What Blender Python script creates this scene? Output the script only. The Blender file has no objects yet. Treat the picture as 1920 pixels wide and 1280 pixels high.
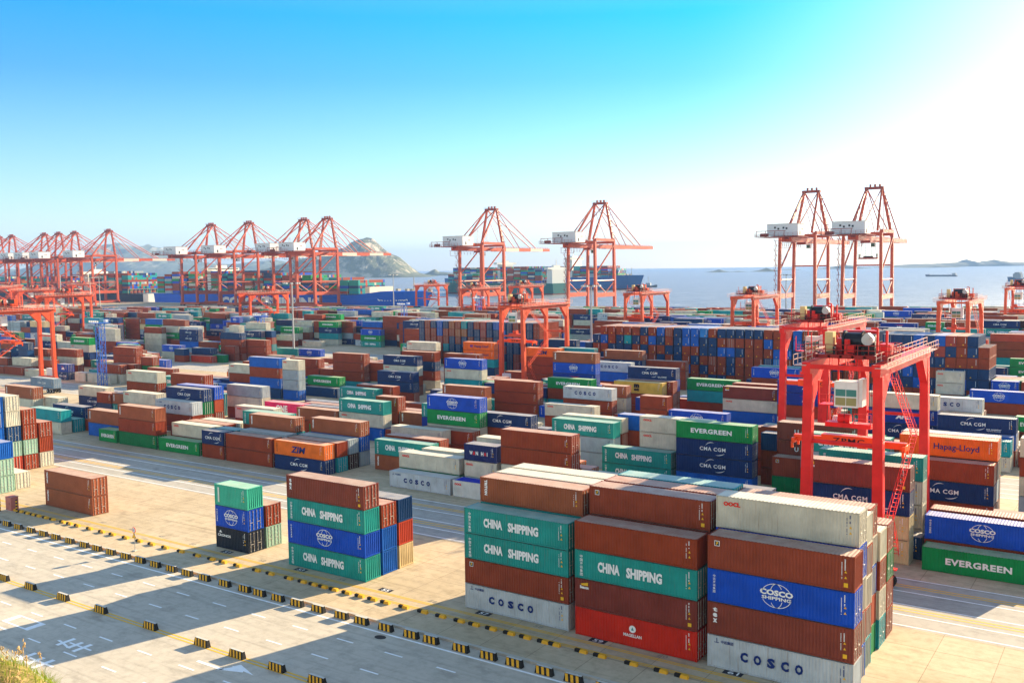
import bpy, bmesh, math, random
from mathutils import Vector, Matrix, noise
random.seed(11)
S=bpy.context.scene; COL=S.collection
R=math.radians
# ---------------- camera ----------------
cd=bpy.data.cameras.new('camera'); cam=bpy.data.objects.new('camera',cd); COL.objects.link(cam); S.camera=cam
cd.sensor_width=36; cd.lens=33.22; cd.clip_start=0.5; cd.clip_end=40000
yw,pt,rl=R(34.207),R(4.447),R(-0.761)
F=Vector((-math.sin(yw)*math.cos(pt),math.cos(yw)*math.cos(pt),-math.sin(pt)))
Rt=Vector((math.cos(yw),math.sin(yw),0)); Up=Rt.cross(F)
R2=Rt*math.cos(rl)+Up*math.sin(rl); U2=-Rt*math.sin(rl)+Up*math.cos(rl)
M3=Matrix((R2,U2,-F)).transposed()
cam.matrix_world=Matrix.Translation((0,0,34.36))@M3.to_4x4()
# ---------------- sun and sky ----------------
SUN_EL,SUN_AZ=R(18.5),R(16)          # azimuth measured from +Y towards +X
sd=Vector((math.sin(SUN_AZ)*math.cos(SUN_EL),math.cos(SUN_AZ)*math.cos(SUN_EL),math.sin(SUN_EL)))
sl=bpy.data.lights.new('sun','SUN'); sl.energy=5.0; sl.angle=R(0.5); sl.color=(1.0,0.80,0.52)
so=bpy.data.objects.new('sun',sl); COL.objects.link(so); so.rotation_euler=sd.to_track_quat('Z','Y').to_euler(); so.location=(200,300,300)
wd=bpy.data.worlds.new('World'); S.world=wd; wd.use_nodes=True
nt=wd.node_tree; nt.nodes.clear()
out=nt.nodes.new('ShaderNodeOutputWorld'); bg=nt.nodes.new('ShaderNodeBackground'); sky=nt.nodes.new('ShaderNodeTexSky')
sky.sky_type='NISHITA'; sky.sun_disc=False; sky.sun_elevation=SUN_EL; sky.sun_rotation=SUN_AZ
sky.altitude=0; sky.air_density=1.0; sky.dust_density=0.6; sky.ozone_density=3.0
hs=nt.nodes.new('ShaderNodeHueSaturation'); hs.inputs['Saturation'].default_value=1.05; hs.inputs['Hue'].default_value=0.5
nt.links.new(sky.outputs[0],hs.inputs['Color']); tcw=nt.nodes.new('ShaderNodeTexCoord'); sx=nt.nodes.new('ShaderNodeSeparateXYZ'); nt.links.new(tcw.outputs['Generated'],sx.inputs[0])
rp=nt.nodes.new('ShaderNodeValToRGB'); el=rp.color_ramp.elements
while len(el)<6: el.new(.5)
for e_,(p_,c_) in zip(el,[(0,(.72,.72,.76)),(.05,(.60,.64,.76)),(.12,(.37,.54,.78)),(.19,(.13,.43,.78)),(.25,(.010,.45,.80)),(.62,(1.3,1.05,.85))]): e_.position=p_; e_.color=(*c_,1)
nt.links.new(sx.outputs[2],rp.inputs[0])
def toward(v,lo,hi):
    d=nt.nodes.new('ShaderNodeVectorMath'); d.operation='DOT_PRODUCT'; nt.links.new(tcw.outputs['Generated'],d.inputs[0]); d.inputs[1].default_value=v
    r=nt.nodes.new('ShaderNodeMapRange'); r.interpolation_type='SMOOTHSTEP'; r.inputs['From Min'].default_value=lo; r.inputs['From Max'].default_value=hi; nt.links.new(d.outputs['Value'],r.inputs['Value']); return r.outputs[0]
def mixw(f,a,c):
    m=nt.nodes.new('ShaderNodeMix'); m.data_type='RGBA'; nt.links.new(f,m.inputs[0]); nt.links.new(a,m.inputs[6]); m.inputs[7].default_value=(*c,1); return m.outputs[2]
g1=mixw(toward((math.sin(SUN_AZ),math.cos(SUN_AZ),0),.74,.97),rp.outputs[0],(.52,.62,.76))      # glow round the sun
g2=mixw(toward((math.sin(yw),-math.cos(yw),0),-.25,.25),g1,(1.25,.98,.74))                      # unseen sky behind the view, whitened and warmed to fill shaded sides
mm=nt.nodes.new('ShaderNodeMix'); mm.data_type='RGBA'; mm.blend_type='MULTIPLY'; mm.inputs[0].default_value=1
nt.links.new(hs.outputs[0],mm.inputs[6]); nt.links.new(g2,mm.inputs[7]); nt.links.new(mm.outputs[2],bg.inputs['Color']); nt.links.new(bg.outputs[0],out.inputs[0])
bg.inputs['Strength'].default_value=0.11
S.view_settings.view_transform='Standard'; S.view_settings.look='None'; S.view_settings.gamma=1; S.view_settings.exposure=1.88
S.render.engine='CYCLES'
S.cycles.max_bounces=6; S.cycles.diffuse_bounces=3; S.cycles.glossy_bounces=3; S.cycles.transmission_bounces=2; S.cycles.volume_bounces=1
S.cycles.use_denoising=True
# ---------------- helpers ----------------
def tag(o,label=None,cat=None,group=None,kind=None):
    if label: o['label']=label
    if cat: o['category']=cat
    if group: o['group']=group
    if kind: o['kind']=kind
    return o
def empty(name,loc=(0,0,0),rz=0):
    o=bpy.data.objects.new(name,None); COL.objects.link(o); o.location=loc; o.rotation_euler=(0,0,rz); o.empty_display_size=.5; return o
def kids(o): return [c for c in ALLOBJ.get(o.name,[])]
ALLOBJ={}
def link(name,me,par=None,mat=None):
    o=bpy.data.objects.new(name,me); COL.objects.link(o)
    if par is not None:
        o.parent=par; ALLOBJ.setdefault(par.name,[]).append(o)
    return o
def copy_tree(o,par=None):
    n=o.copy(); COL.objects.link(n)
    if par is not None: n.parent=par; ALLOBJ.setdefault(par.name,[]).append(n)
    for ch in kids(o): copy_tree(ch,n)
    return n
class MB:
    """collects boxes, beams and tubes and links them as one mesh object"""
    def __init__(s): s.v=[];s.f=[];s.m=[];s.mats=[]
    def mi(s,mat):
        if mat is None: return 0
        if mat not in s.mats: s.mats.append(mat)
        return s.mats.index(mat)
    def box(s,x0,y0,z0,x1,y1,z1,mat=None,bottom=True):
        b=len(s.v); i=s.mi(mat)
        s.v+=[(x0,y0,z0),(x1,y0,z0),(x1,y1,z0),(x0,y1,z0),(x0,y0,z1),(x1,y0,z1),(x1,y1,z1),(x0,y1,z1)]
        fs=[(0,1,5,4),(1,2,6,5),(2,3,7,6),(3,0,4,7),(4,5,6,7)]+([(3,2,1,0)] if bottom else [])
        s.f+=[tuple(b+k for k in q) for q in fs]; s.m+=[i]*len(fs); return s
    def quad(s,a,b_,c,d,mat=None):
        b=len(s.v); s.v+=[a,b_,c,d]; s.f.append((b,b+1,b+2,b+3)); s.m.append(s.mi(mat)); return s
    def poly(s,pts,mat=None):
        b=len(s.v); s.v+=list(pts); s.f.append(tuple(range(b,b+len(pts)))); s.m.append(s.mi(mat)); return s
    def beam(s,p,q,w,h=None,w2=None,h2=None,mat=None,up=(0,0,1)):
        h=h or w; w2=w2 or w; h2=h2 or h
        p=Vector(p);q=Vector(q); d=(q-p).normalized(); u=Vector(up)
        if abs(d.dot(u))>0.98: u=Vector((0,1,0))
        a=d.cross(u).normalized(); c=a.cross(d)
        b=len(s.v)
        for pt_,ww,hh in ((p,w,h),(q,w2,h2)):
            for sx,sy in ((-1,-1),(1,-1),(1,1),(-1,1)): s.v.append(tuple(pt_+a*sx*ww/2+c*sy*hh/2))
        fs=[(0,1,2,3),(7,6,5,4),(0,4,5,1),(1,5,6,2),(2,6,7,3),(3,7,4,0)]
        s.f+=[tuple(b+k for k in qd) for qd in fs]; s.m+=[s.mi(mat)]*6; return s
    def tube(s,p,q,r,n=8,r2=None,mat=None,caps=True):
        r2=r if r2 is None else r2
        p=Vector(p);q=Vector(q); d=(q-p).normalized(); u=Vector((0,0,1)) if abs(d.z)<.95 else Vector((1,0,0))
        a=d.cross(u).normalized(); c=a.cross(d); b=len(s.v); i=s.mi(mat)
        for pt_,rr in ((p,r),(q,r2)):
            for k in range(n):
                t=2*math.pi*k/n; s.v.append(tuple(pt_+a*math.cos(t)*rr+c*math.sin(t)*rr))
        for k in range(n): s.f.append((b+k,b+(k+1)%n,b+n+(k+1)%n,b+n+k)); s.m.append(i)
        if caps:
            s.f.append(tuple(b+k for k in range(n))[::-1]); s.m.append(i); s.f.append(tuple(b+n+k for k in range(n))); s.m.append(i)
        return s
    def mesh(s,name,mats=None):
        me=bpy.data.meshes.new(name); me.from_pydata(s.v,[],s.f)
        for m in (mats or s.mats): me.materials.append(m)
        if len(s.mats)>1 and not mats: me.polygons.foreach_set('material_index',s.m)
        elif mats: me.polygons.foreach_set('material_index',s.m)
        me.update(); return me
    def build(s,name,mat=None,par=None,smooth=False):
        me=s.mesh(name,[mat] if mat else None) if (mat and len(s.mats)==0) else s.mesh(name)
        if mat and not me.materials: me.materials.append(mat)
        bm=bmesh.new(); bm.from_mesh(me); bmesh.ops.recalc_face_normals(bm,faces=bm.faces); bm.to_mesh(me); bm.free()
        if smooth: me.polygons.foreach_set('use_smooth',[True]*len(me.polygons))
        return link(name,me,par)
# ---------------- materials ----------------
def nodes(name,rough=.6,metal=0.0):
    m=bpy.data.materials.new(name); m.use_nodes=True; n=m.node_tree
    b=n.nodes['Principled BSDF']; b.inputs['Roughness'].default_value=rough; b.inputs['Metallic'].default_value=metal; b.inputs['Specular IOR Level'].default_value=.12
    return m,n,b
def N(n,t,**k):
    x=n.nodes.new(t)
    for a,v in k.items(): setattr(x,a,v)
    return x
def mapped(n,scale,coord='Object',rand=False):
    tc=N(n,'ShaderNodeTexCoord'); mp=N(n,'ShaderNodeMapping'); mp.inputs['Scale'].default_value=scale
    src=tc.outputs[coord]
    if rand:
        oi=N(n,'ShaderNodeObjectInfo'); ml=N(n,'ShaderNodeMath',operation='MULTIPLY'); ml.inputs[1].default_value=57.0
        n.links.new(oi.outputs['Random'],ml.inputs[0]); ad=N(n,'ShaderNodeVectorMath',operation='ADD')
        n.links.new(src,ad.inputs[0]); n.links.new(ml.outputs[0],ad.inputs[1]); src=ad.outputs[0]
    n.links.new(src,mp.inputs['Vector']); return mp.outputs[0]
def noise_t(n,vec,scale,detail=4,rough=.55):
    t=N(n,'ShaderNodeTexNoise'); t.inputs['Scale'].default_value=scale; t.inputs['Detail'].default_value=detail; t.inputs['Roughness'].default_value=rough
    n.links.new(vec,t.inputs['Vector']); return t.outputs['Fac']
def ramp(n,fac,stops):
    r=N(n,'ShaderNodeValToRGB'); e=r.color_ramp.elements
    while len(e)<len(stops): e.new(.5)
    for i,(p,c) in enumerate(stops): e[i].position=p; e[i].color=(*c,1) if len(c)==3 else c
    n.links.new(fac,r.inputs[0]); return r.outputs[0]
def mixc(n,fac,a,b):
    x=N(n,'ShaderNodeMix',data_type='RGBA')
    for v,i in ((fac,0),(a,6),(b,7)):
        if isinstance(v,(int,float)): x.inputs[i].default_value=v
        elif isinstance(v,tuple): x.inputs[i].default_value=(*v,1)
        else: n.links.new(v,x.inputs[i])
    return x.outputs[2]
MC={}
def paint(col,rust=.35,dust_sun=0.0,rough=.5,key='',bars=False):
    k=(col,rust,dust_sun,rough,bars)
    if k in MC: return MC[k]
    m,n,b=nodes('paint',rough-.08); b.inputs['Specular IOR Level'].default_value=.16
    v=mapped(n,(1,1,1),rand=True)
    f1=noise_t(n,v,.55,3)                                   # broad fading
    base=mixc(n,ramp(n,f1,[(.3,(0,0,0)),(.75,(1,1,1))]),tuple(c*.82 for c in col),tuple(min(1,c*1.16+.001) for c in col))
    v2=mapped(n,(5.5,5.5,.35),rand=True); f2=noise_t(n,v2,1.0,6,.7)   # vertical streaks of rust
    st=ramp(n,f2,[(.62-.1*rust,(0,0,0)),(.80,(1,1,1))])
    ml=N(n,'ShaderNodeMath',operation='MULTIPLY'); n.links.new(st,ml.inputs[0]); ml.inputs[1].default_value=min(1,rust*1.3)
    c2=mixc(n,ml.outputs[0],base,(.16,.065,.03))
    f3=noise_t(n,v,6.0,5,.65); sp=ramp(n,f3,[(.66,(0,0,0)),(.74,(1,1,1))])
    m2=N(n,'ShaderNodeMath',operation='MULTIPLY'); n.links.new(sp,m2.inputs[0]); m2.inputs[1].default_value=rust*.6
    c3=mixc(n,m2.outputs[0],c2,(.10,.05,.03))
    if dust_sun>0:
        f4=noise_t(n,v,.9,4); d=N(n,'ShaderNodeMath',operation='MULTIPLY_ADD'); n.links.new(f4,d.inputs[0]); d.inputs[1].default_value=.5; d.inputs[2].default_value=dust_sun-.25
        c3=mixc(n,d.outputs[0],c3,(.64,.58,.47))  # roof dust plus sunlight on the tops, painted in as pale cream
    n.links.new(c3,b.inputs['Base Color'])
    if bars:                                                # pressed ridges of panels too small to model one by one
        g=N(n,'ShaderNodeNewGeometry'); tc=N(n,'ShaderNodeTexCoord'); s1=N(n,'ShaderNodeSeparateXYZ'); s2=N(n,'ShaderNodeSeparateXYZ')
        n.links.new(tc.outputs['Object'],s1.inputs[0]); n.links.new(g.outputs['Normal'],s2.inputs[0])
        ab=N(n,'ShaderNodeMath',operation='ABSOLUTE'); n.links.new(s2.outputs[0],ab.inputs[0])
        gt=N(n,'ShaderNodeMath',operation='GREATER_THAN'); n.links.new(ab.outputs[0],gt.inputs[0]); gt.inputs[1].default_value=.5
        my=N(n,'ShaderNodeMath',operation='MULTIPLY_ADD'); n.links.new(s1.outputs[1],my.inputs[0]); n.links.new(gt.outputs[0],my.inputs[1]); n.links.new(s1.outputs[0],my.inputs[2])
        mf=N(n,'ShaderNodeMath',operation='MULTIPLY'); n.links.new(my.outputs[0],mf.inputs[0]); mf.inputs[1].default_value=22.4
        sn=N(n,'ShaderNodeMath',operation='SINE'); n.links.new(mf.outputs[0],sn.inputs[0])
        bp=N(n,'ShaderNodeBump'); bp.inputs['Strength'].default_value=.3; bp.inputs['Distance'].default_value=.02
        n.links.new(sn.outputs[0],bp.inputs['Height']); n.links.new(bp.outputs[0],b.inputs['Normal'])
    MC[k]=m; return m
def flat(name,col,rough=.6,metal=0.0):
    k=(name,col,rough,metal)
    if k in MC: return MC[k]
    m,n,b=nodes(name,rough,metal)
    v=mapped(n,(1,1,1)); f=noise_t(n,v,1.7,4)
    n.links.new(mixc(n,f,tuple(c*.85 for c in col),tuple(min(1,c*1.12) for c in col)),b.inputs['Base Color'])
    MC[k]=m; return m
# ---------------- lettering ----------------
TXT={}
def text_polys(s,bold=0.0,shear=0.0,spacing=1.0):
    k=(s,bold,shear,spacing)
    if k in TXT: return TXT[k]
    cu=bpy.data.curves.new('t','FONT'); cu.body=s; cu.resolution_u=2; cu.offset=bold; cu.shear=shear; cu.space_character=spacing; cu.fill_mode='FRONT'
    o=bpy.data.objects.new('t',cu); COL.objects.link(o); bpy.context.view_layer.update()
    me=bpy.data.meshes.new_from_object(o.evaluated_get(bpy.context.evaluated_depsgraph_get()))
    v=[(p.co.x,p.co.y) for p in me.vertices]; f=[tuple(p.vertices) for p in me.polygons]
    bpy.data.objects.remove(o); bpy.data.curves.remove(cu); bpy.data.meshes.remove(me)
    if v:
        x0=min(a[0] for a in v);x1=max(a[0] for a in v);y0=min(a[1] for a in v);y1=max(a[1] for a in v)
        v=[((a[0]-x0)/max(1e-6,x1-x0),(a[1]-y0)/max(1e-6,y1-y0)) for a in v]
    TXT[k]=(v,f); return TXT[k]
def put_text(mb,s,mat,org,ux,uz,w,h,bold=0.02,shear=0.0,spacing=1.0):
    v,f=text_polys(s,bold,shear,spacing); b=len(mb.v); i=mb.mi(mat); org=Vector(org);ux=Vector(ux);uz=Vector(uz)
    mb.v+=[tuple(org+ux*(a*w)+uz*(c*h)) for a,c in v]; mb.f+=[tuple(b+k for k in q) for q in f]; mb.m+=[i]*len(f)
HAZE=0.00008
MASTS=[(-290,268,29.5,'tall grey lamp mast in the middle of the yard, left of the sea view'),(-644.9,400,31.5,'thin grey mast before the ship-to-shore cranes at left, rising behind a blue box',True),(-581,340,34,'plain grey mast behind the gantry cranes at the left edge',False),(-457,520,30.6,'slim lamp mast before the bow of the bright blue ship'),(-157.7,280,28.1,'grey lamp mast before the lone ship-to-shore crane'),(-188.6,580,27.9,'slim dark lamp mast left of the paired ship-to-shore cranes'),(-760,480,31,'slim grey mast before the hull letters of the bright blue ship')]
TOWERS=[(-266,167.6,19.2,'blue lattice tower nearest the camera, at left beside cream boxes'),(-304,263.5,16.0,'blue lattice tower second from the left, before stacked boxes'),(-289,336,17.8,'blue lattice tower before the wall of box ends, right of the four-high stack'),(-291,398,18.5,'small blue lattice tower under the single ship-to-shore crane')]
# ---------------- container kinds ----------------
WHT=flat('lettering_white',(.82,.82,.8),.6); NVY=flat('lettering_navy',(.01,.03,.16),.6); REDL=flat('lettering_red',(.75,.03,.02),.6)
BLK=flat('lettering_black',(.015,.015,.02),.6); YEL=flat('lettering_yellow',(.8,.45,.03),.6); GRYL=flat('lettering_grey',(.30,.30,.34),.6)
TARP=flat('blue_tarpaulin',(.01,.03,.45),.6)
brown=(.27,.040,.012); brown2=(.27,.07,.032); cream=(.56,.52,.41); navy=(.003,.026,.115); teal=(.012,.27,.235)
KIND={ # code: (colour, rust, short look, marking look, marking key)
'b':(brown,.35,'rust brown',''),'i':((.30,.082,.034),.3,'rust brown','with vertical lettering'),'f':((.25,.045,.02),.25,'reddish brown','with square emblem'),
'x':((.21,.042,.025),.3,'dark brown','with vertical lettering'),'B':((.19,.035,.025),.3,'maroon','with yellow emblem'),'m':((.55,.022,.01),.2,'bright red','with round white emblem'),
'k':((.012,.02,.035),.3,'black','with small white lettering'),'d':((.05,.014,.01),.3,'dark chocolate',''),'s':(teal,.45,'teal','with big white lettering'),
'o':((.46,.50,.53),.6,'pale grey','with spaced navy letters'),'c':((.002,.065,.46),.15,'royal blue','with white globe logo'),'e':((.0,.25,.06),.2,'green','with big white lettering'),
'n':(navy,.2,'navy','with white arcs'),'E':(navy,.2,'navy','with arcs and extra lettering'),'v':((.003,.04,.13),.3,'dark blue',''),
'l':(cream,.45,'cream','with red lettering'),'j':((.62,.62,.58),.4,'white','with blue cover'),'w':(cream,.5,'cream',''),'W':((.58,.57,.52),.4,'off-white',''),
'z':((.78,.15,.012),.3,'orange','with slanted dark lettering'),'h':((.80,.13,.008),.1,'orange','with dark lettering and emblem'),'a':((.004,.035,.26),.2,'blue','with lettering under red streak'),
'y':((.62,.40,.06),.3,'yellow','with dark stacked letters'),'Y':((.62,.47,.24),.4,'sand yellow',''),'H':((.008,.02,.11),.2,'navy','with two-colour lettering'),
'p':((.75,.02,.13),.2,'magenta','with big white lettering'),'u':((.20,.045,.03),.3,'brown','with spaced white letters'),'t':((.004,.27,.30),.35,'teal',''),
'T':((.04,.40,.27),.35,'mint green','with small white panel'),'g':((.0,.17,.05),.3,'green',''),'G':((.30,.47,.36),.5,'pale green',''),'L':((.30,.36,.40),.4,'grey',''),
'U':((.003,.095,.42),.25,'blue',''),'r':((.46,.05,.02),.3,'red',''),'C':((.02,.19,.50),.2,'sky blue',''),'q':((.33,.10,.03),.35,'orange brown',''),'R':((.34,.05,.035),.3,'brick red',''),
'D':((.16,.24,.33),.3,'grey-blue','with white arcs'),'O':((.72,.16,.02),.3,'orange','')}
def corr(mb,axis,fix,a0,a1,z0,z1,inn,period=.278,dep=.036):
    """trapezoid profile wall; axis 0 = runs along x at y=fix, axis 1 = runs along y at x=fix; inn = inward direction sign"""
    n=max(3,round((a1-a0)/period)); p=(a1-a0)/n; pts=[]
    for i in range(n):
        s=a0+i*p; pts+=[(s,0),(s+.26*p,0),(s+.5*p,dep),(s+.76*p,dep)]
    pts.append((a1,0)); b=len(mb.v)
    for t,d in pts:
        q=fix+inn*d
        for z in (z0,z1): mb.v.append((t,q,z) if axis==0 else (q,t,z))
    for i in range(len(pts)-1): mb.f.append((b+2*i,b+2*i+2,b+2*i+3,b+2*i+1)); mb.m.append(0)
CME={}
def cmesh(L,h,door):
    k=(L,round(h,2),door)
    if k in CME: return CME[k]
    W=2.438; d={}
    mb=MB(); corr(mb,0,.03,.12,L-.12,.16,h-.10,1); corr(mb,0,W-.03,.12,L-.12,.16,h-.10,-1); corr(mb,1,.03,.12,W-.12,.16,h-.10,1)
    if not door: corr(mb,1,L-.03,.12,W-.12,.16,h-.12,-1,.30,.05)
    mb.quad((.1,.1,.12),(.1,W-.1,.12),(L-.1,W-.1,.12),(L-.1,.1,.12)); d['wall_panels']=mb.mesh('wall_panels')
    mb=MB(); n=round((L-.3)/.32); p=(L-.3)/n; pts=[]
    for i in range(n): s=.15+i*p; pts+=[(s,0),(s+.3*p,0),(s+.5*p,.022),(s+.8*p,.022)]
    pts.append((L-.15,0)); b=0
    for t,q in pts: mb.v+=[(t,.06,h-.03+q),(t,W-.06,h-.03+q)]
    for i in range(len(pts)-1): mb.f.append((2*i,2*i+2,2*i+3,2*i+1)); mb.m.append(0)
    mb.quad((.02,.02,h-.034),(.15,.02,h-.034),(.15,W-.02,h-.034),(.02,W-.02,h-.034)); mb.quad((L-.15,.02,h-.034),(L-.02,.02,h-.034),(L-.02,W-.02,h-.034),(L-.15,W-.02,h-.034))
    d['roof']=mb.mesh('roof')
    mb=MB()
    for y0,y1 in ((0,.06),(W-.06,W)): mb.box(.16,y0,.03,L-.16,y1,.16); mb.box(.16,y0,h-.10,L-.16,y1,h-.03)
    for x0,x1 in ((0,.12),(L-.12,L)):
        for y0,y1 in ((0,.12),(W-.12,W)): mb.box(x0,y0,.12,x1,y1,h-.12)
        mb.box(x0,.12,.03,x1-.001,W-.12,.16); mb.box(x0,.12,h-.12,x1-.001,W-.12,h-.03)
        for y0 in (-.004,W-.174):
            for z0 in (0,h-.118): mb.box(x0 if x0==0 else L-.178,y0,z0,.178 if x0==0 else L+.004,y0+.178,z0+.118)
    d['frame']=mb.mesh('frame')
    if door:
        mb=MB(); mb.box(L-.07,.13,.17,L-.035,W/2-.01,h-.13)
        for z in (.45,.95,1.45,1.95):
            if z<h-.3: mb.box(L-.036,.2,z,L-.018,W/2-.06,z+.16)
        d['door']=mb.mesh('door')
        mb=MB()
        for y in (.34,.86): 
            mb.tube((L+.0,y,.1),(L+.0,y,h-.1),.024,6)
            for z in (.22,.75,1.35,h-.32): mb.box(L-.035,y-.06,z,L+.012,y+.06,z+.07)
        mb.box(L-.03,.36,1.02,L+.02,.80,1.07); d['locking_bars']=mb.mesh('locking_bars')
    for me in d.values():
        me.materials.append(None); me.update()
    CME[k]=d; return d
LME={}
def lmesh(code,L,h,door):
    k=(code,L,round(h,2))
    if k in LME: return LME[k]
    mb=MB(); y=-.012; X=(1,0,0); Z=(0,0,1)
    def t(s,mat,x0,x1,z0,z1,**kw): put_text(mb,s,mat,(x0*L,y,z0*h),X,Z,(x1-x0)*L,(z1-z0)*h,**kw)
    def vert(s,mat,x,z1,ch,w=.30):
        for i,c in enumerate(s): put_text(mb,c,mat,(x,y,z1*h-(i+1)*ch),X,Z,w,ch*.82,bold=.01)
    def arc(cx,cz,rx,rz,a0,a1,th,mat,n=10):
        for i in range(n):
            q=[]
            for tt in (i/n,(i+1)/n):
                a=R(a0+(a1-a0)*tt); e=th*math.sin(math.pi*min(1,max(.05,tt)))
                q.append((cx+rx*math.cos(a),cz+rz*math.sin(a),e))
            mb.quad((q[0][0],y,q[0][1]),(q[1][0],y,q[1][1]),(q[1][0]*1.0,y,q[1][1]+q[1][2]),(q[0][0],y,q[0][1]+q[0][2]),mat)
    short=L<8
    def cma(x0,x1,z0,z1):
        t('CMA CGM',WHT,x0,x1,z0,z1,bold=.018,spacing=1.12); cx=(x0+x1)/2*L; w=(x1-x0)*L
        arc(cx-.02*w,(z1+.0)*h-.15*h,.30*w,.42*h,150,72,.10,WHT); arc(cx+.22*w,(z0)*h+.10*h,.30*w,.34*h,-110,-30,.10,WHT)
    if code=='s':
        if short: t('CHINA SHIPPING',WHT,.12,.86,.36,.66,bold=.03)
        else: t('CHINA',WHT,.20,.385,.34,.70,bold=.05); t('SHIPPING',WHT,.44,.73,.32,.68,bold=.05)
        vert('中国海运集团' if not short else '中国',WHT,.045*L,.86,.34)
    elif code=='o':
        n_=[('C',.24),('O',.335),('S',.43),('C',.525),('O',.62)]
        for c,x in n_: t(c,NVY,x,x+.055*(2 if short else 1),.36,.66,bold=.06)
        t('中远集团',NVY,.10,.19,.78,.88,bold=.02); mb.box(.05*L,y,.78*h,.085*L,y+.004,.80*h,NVY); mb.box(.066*L,y,.80*h,.070*L,y+.004,.92*h,NVY)
    elif code=='c':
        cx,cz,r=.49*L,.52*h,.36*h
        for rx in (r*1.25,r*.55):
            for i in range(28):
                a,b_=2*math.pi*i/28,2*math.pi*(i+1)/28; th=.05
                if rx<r*.6 and abs(math.sin(a))<.45: continue
                if rx>r and abs(math.sin(a))<.38: continue
                mb.quad((cx+rx*math.cos(a),y,cz+r*math.sin(a)),(cx+rx*math.cos(b_),y,cz+r*math.sin(b_)),(cx+(rx-th)*math.cos(b_),y,cz+(r-th)*math.sin(b_)),(cx+(rx-th)*math.cos(a),y,cz+(r-th)*math.sin(a)),WHT)
        put_text(mb,'COSCO',WHT,(cx-r*1.35,y,cz+.0*h),X,Z,r*2.7,.17*h,bold=.05); put_text(mb,'SHIPPING',WHT,(cx-r*1.2,y,cz-.13*h),X,Z,r*2.4,.10*h,bold=.03)
        vert('中远海运集团',WHT,.04*L,.85,.27,.22)
    elif code=='e': t('EVERGREEN',WHT,*( (.14,.86) if short else (.20,.74)),.36,.64,bold=.04,spacing=1.1)
    elif code in 'nD': cma(*((.16,.84) if short else (.32,.66)),.38,.60)
    elif code=='E':
        cma(.30,.62,.40,.62); t('eco container',WHT,.63,.82,.20,.29,bold=.03); t('bamboo flooring',WHT,.64,.81,.09,.17,bold=.01)
    elif code in 'lj': t('OOCL',REDL,.055,.055+(.22 if short else .125),.70,.84,bold=.06)
    elif code=='z': t('ZIM',NVY,.34,.63,.26,.70,bold=.03,shear=.2); vert('以星航运',BLK,.045*L,.85,.40,.26)
    elif code=='h':
        t('Hapag-Lloyd',NVY,.36,.82,.28,.68,bold=.012)
        for dx,dz in ((0,0),(.045,.0)): mb.poly([((.235+dx)*L,y,.62*h),((.262+dx)*L,y,.66*h),((.275+dx)*L,y,.66*h),((.262+dx)*L,y,.50*h),((.272+dx)*L,y,.36*h),((.25+dx)*L,y,.36*h),((.23+dx)*L,y,.48*h)],flat('lettering_blue',(.02,.02,.35)))
    elif code=='a':
        t('APL',WHT,.42,.42+(.30 if short else .20),.30,.60,bold=.08,shear=.15); mb.poly([(.38*L,y,.78*h),(.52*L,y,.72*h),(.66*L,y,.79*h),(.53*L,y,.64*h)],REDL)
    elif code=='y': t('m',BLK,.42,.53,.50,.84,bold=.08); t('sc',BLK,.42,.53,.22,.44,bold=.08)
    elif code=='H':
        for ch,mm_,a_,b_ in (('W',WHT,.17,.27),('A',REDL,.275,.355),('N',WHT,.365,.44),('H',WHT,.53,.605),('A',REDL,.615,.695),('I',WHT,.71,.73)): t(ch,mm_,a_,b_,.36,.60,bold=.04)
    elif code=='p': t('ONE',WHT,.30,.60,.24,.80,bold=.04); t('OCEAN NETWORK EXPRESS',WHT,.42,.60,.12,.18)
    elif code=='u':
        for i,c in enumerate('UASC'): t(c,WHT,.22+i*.085,.22+i*.085+.05,.36,.62,bold=.02)
    elif code=='i': put_text(mb,'TRITON',WHT,(.040*L+.55,y,.86*h),(0,0,-1),X,.42*h,.45,bold=.05) if False else put_text(mb,'TRITON',WHT,(.045*L+.0,y,.90*h),(0,0,-1),X,.62*h,.36,bold=.06)
    elif code=='x': 
        for i,c in enumerate('tex'): put_text(mb,c,WHT,(.04*L,y,(.72-.17*i)*h),X,Z,.40,.36,bold=.05)
    elif code=='f':
        mb.box(.05*L,y,.70*h,.05*L+.46,y+.003,.70*h+.46,WHT); mb.box(.05*L+.05,y-.004,.70*h+.05,.05*L+.41,y,.70*h+.41,BLK); put_text(mb,'F',YEL,(.05*L+.14,y-.008,.70*h+.10),X,Z,.2,.26,bold=.08,shear=.2)
    elif code=='B':
        mb.poly([(.05*L,y,.83*h),(.115*L,y,.90*h),(.115*L,y,.78*h),(.06*L,y,.78*h)],YEL); t('Beacon',WHT,.045,.12,.66,.77,bold=.05)
    elif code=='m':
        cx,cz=.49*L,.62*h; mb.poly([(cx+.34*math.cos(a*math.pi/9),y,cz+.34*math.sin(a*math.pi/9)) for a in range(18)],WHT); mb.poly([(cx-.14,y-.004,cz-.12),(cx+.14,y-.004,cz-.12),(cx,y-.004,cz+.2)],flat('teal_mark',(.02,.25,.25)))
        t('MAGELLAN',WHT,.415,.565,.34,.45,bold=.03)
    elif code=='k': t('CRONOS',WHT,.06,.46,.56,.68,bold=.03); mb.poly([(.10*L,y,.74*h),(.2*L,y,.74*h),(.15*L,y,.86*h)],WHT)
    elif code=='T': mb.box(.10*L,y,.16*h,.15*L,y+.003,.86*h,flat('pale_plate',(.62,.7,.6)))
    # number plates and warning marks near the right end that every box carries
    mk=NVY if code in 'lowWjL' else WHT
    rx=.935 if not short else .88
    random.seed(sum(map(ord,code))+int(L)+int(h*100))
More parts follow.
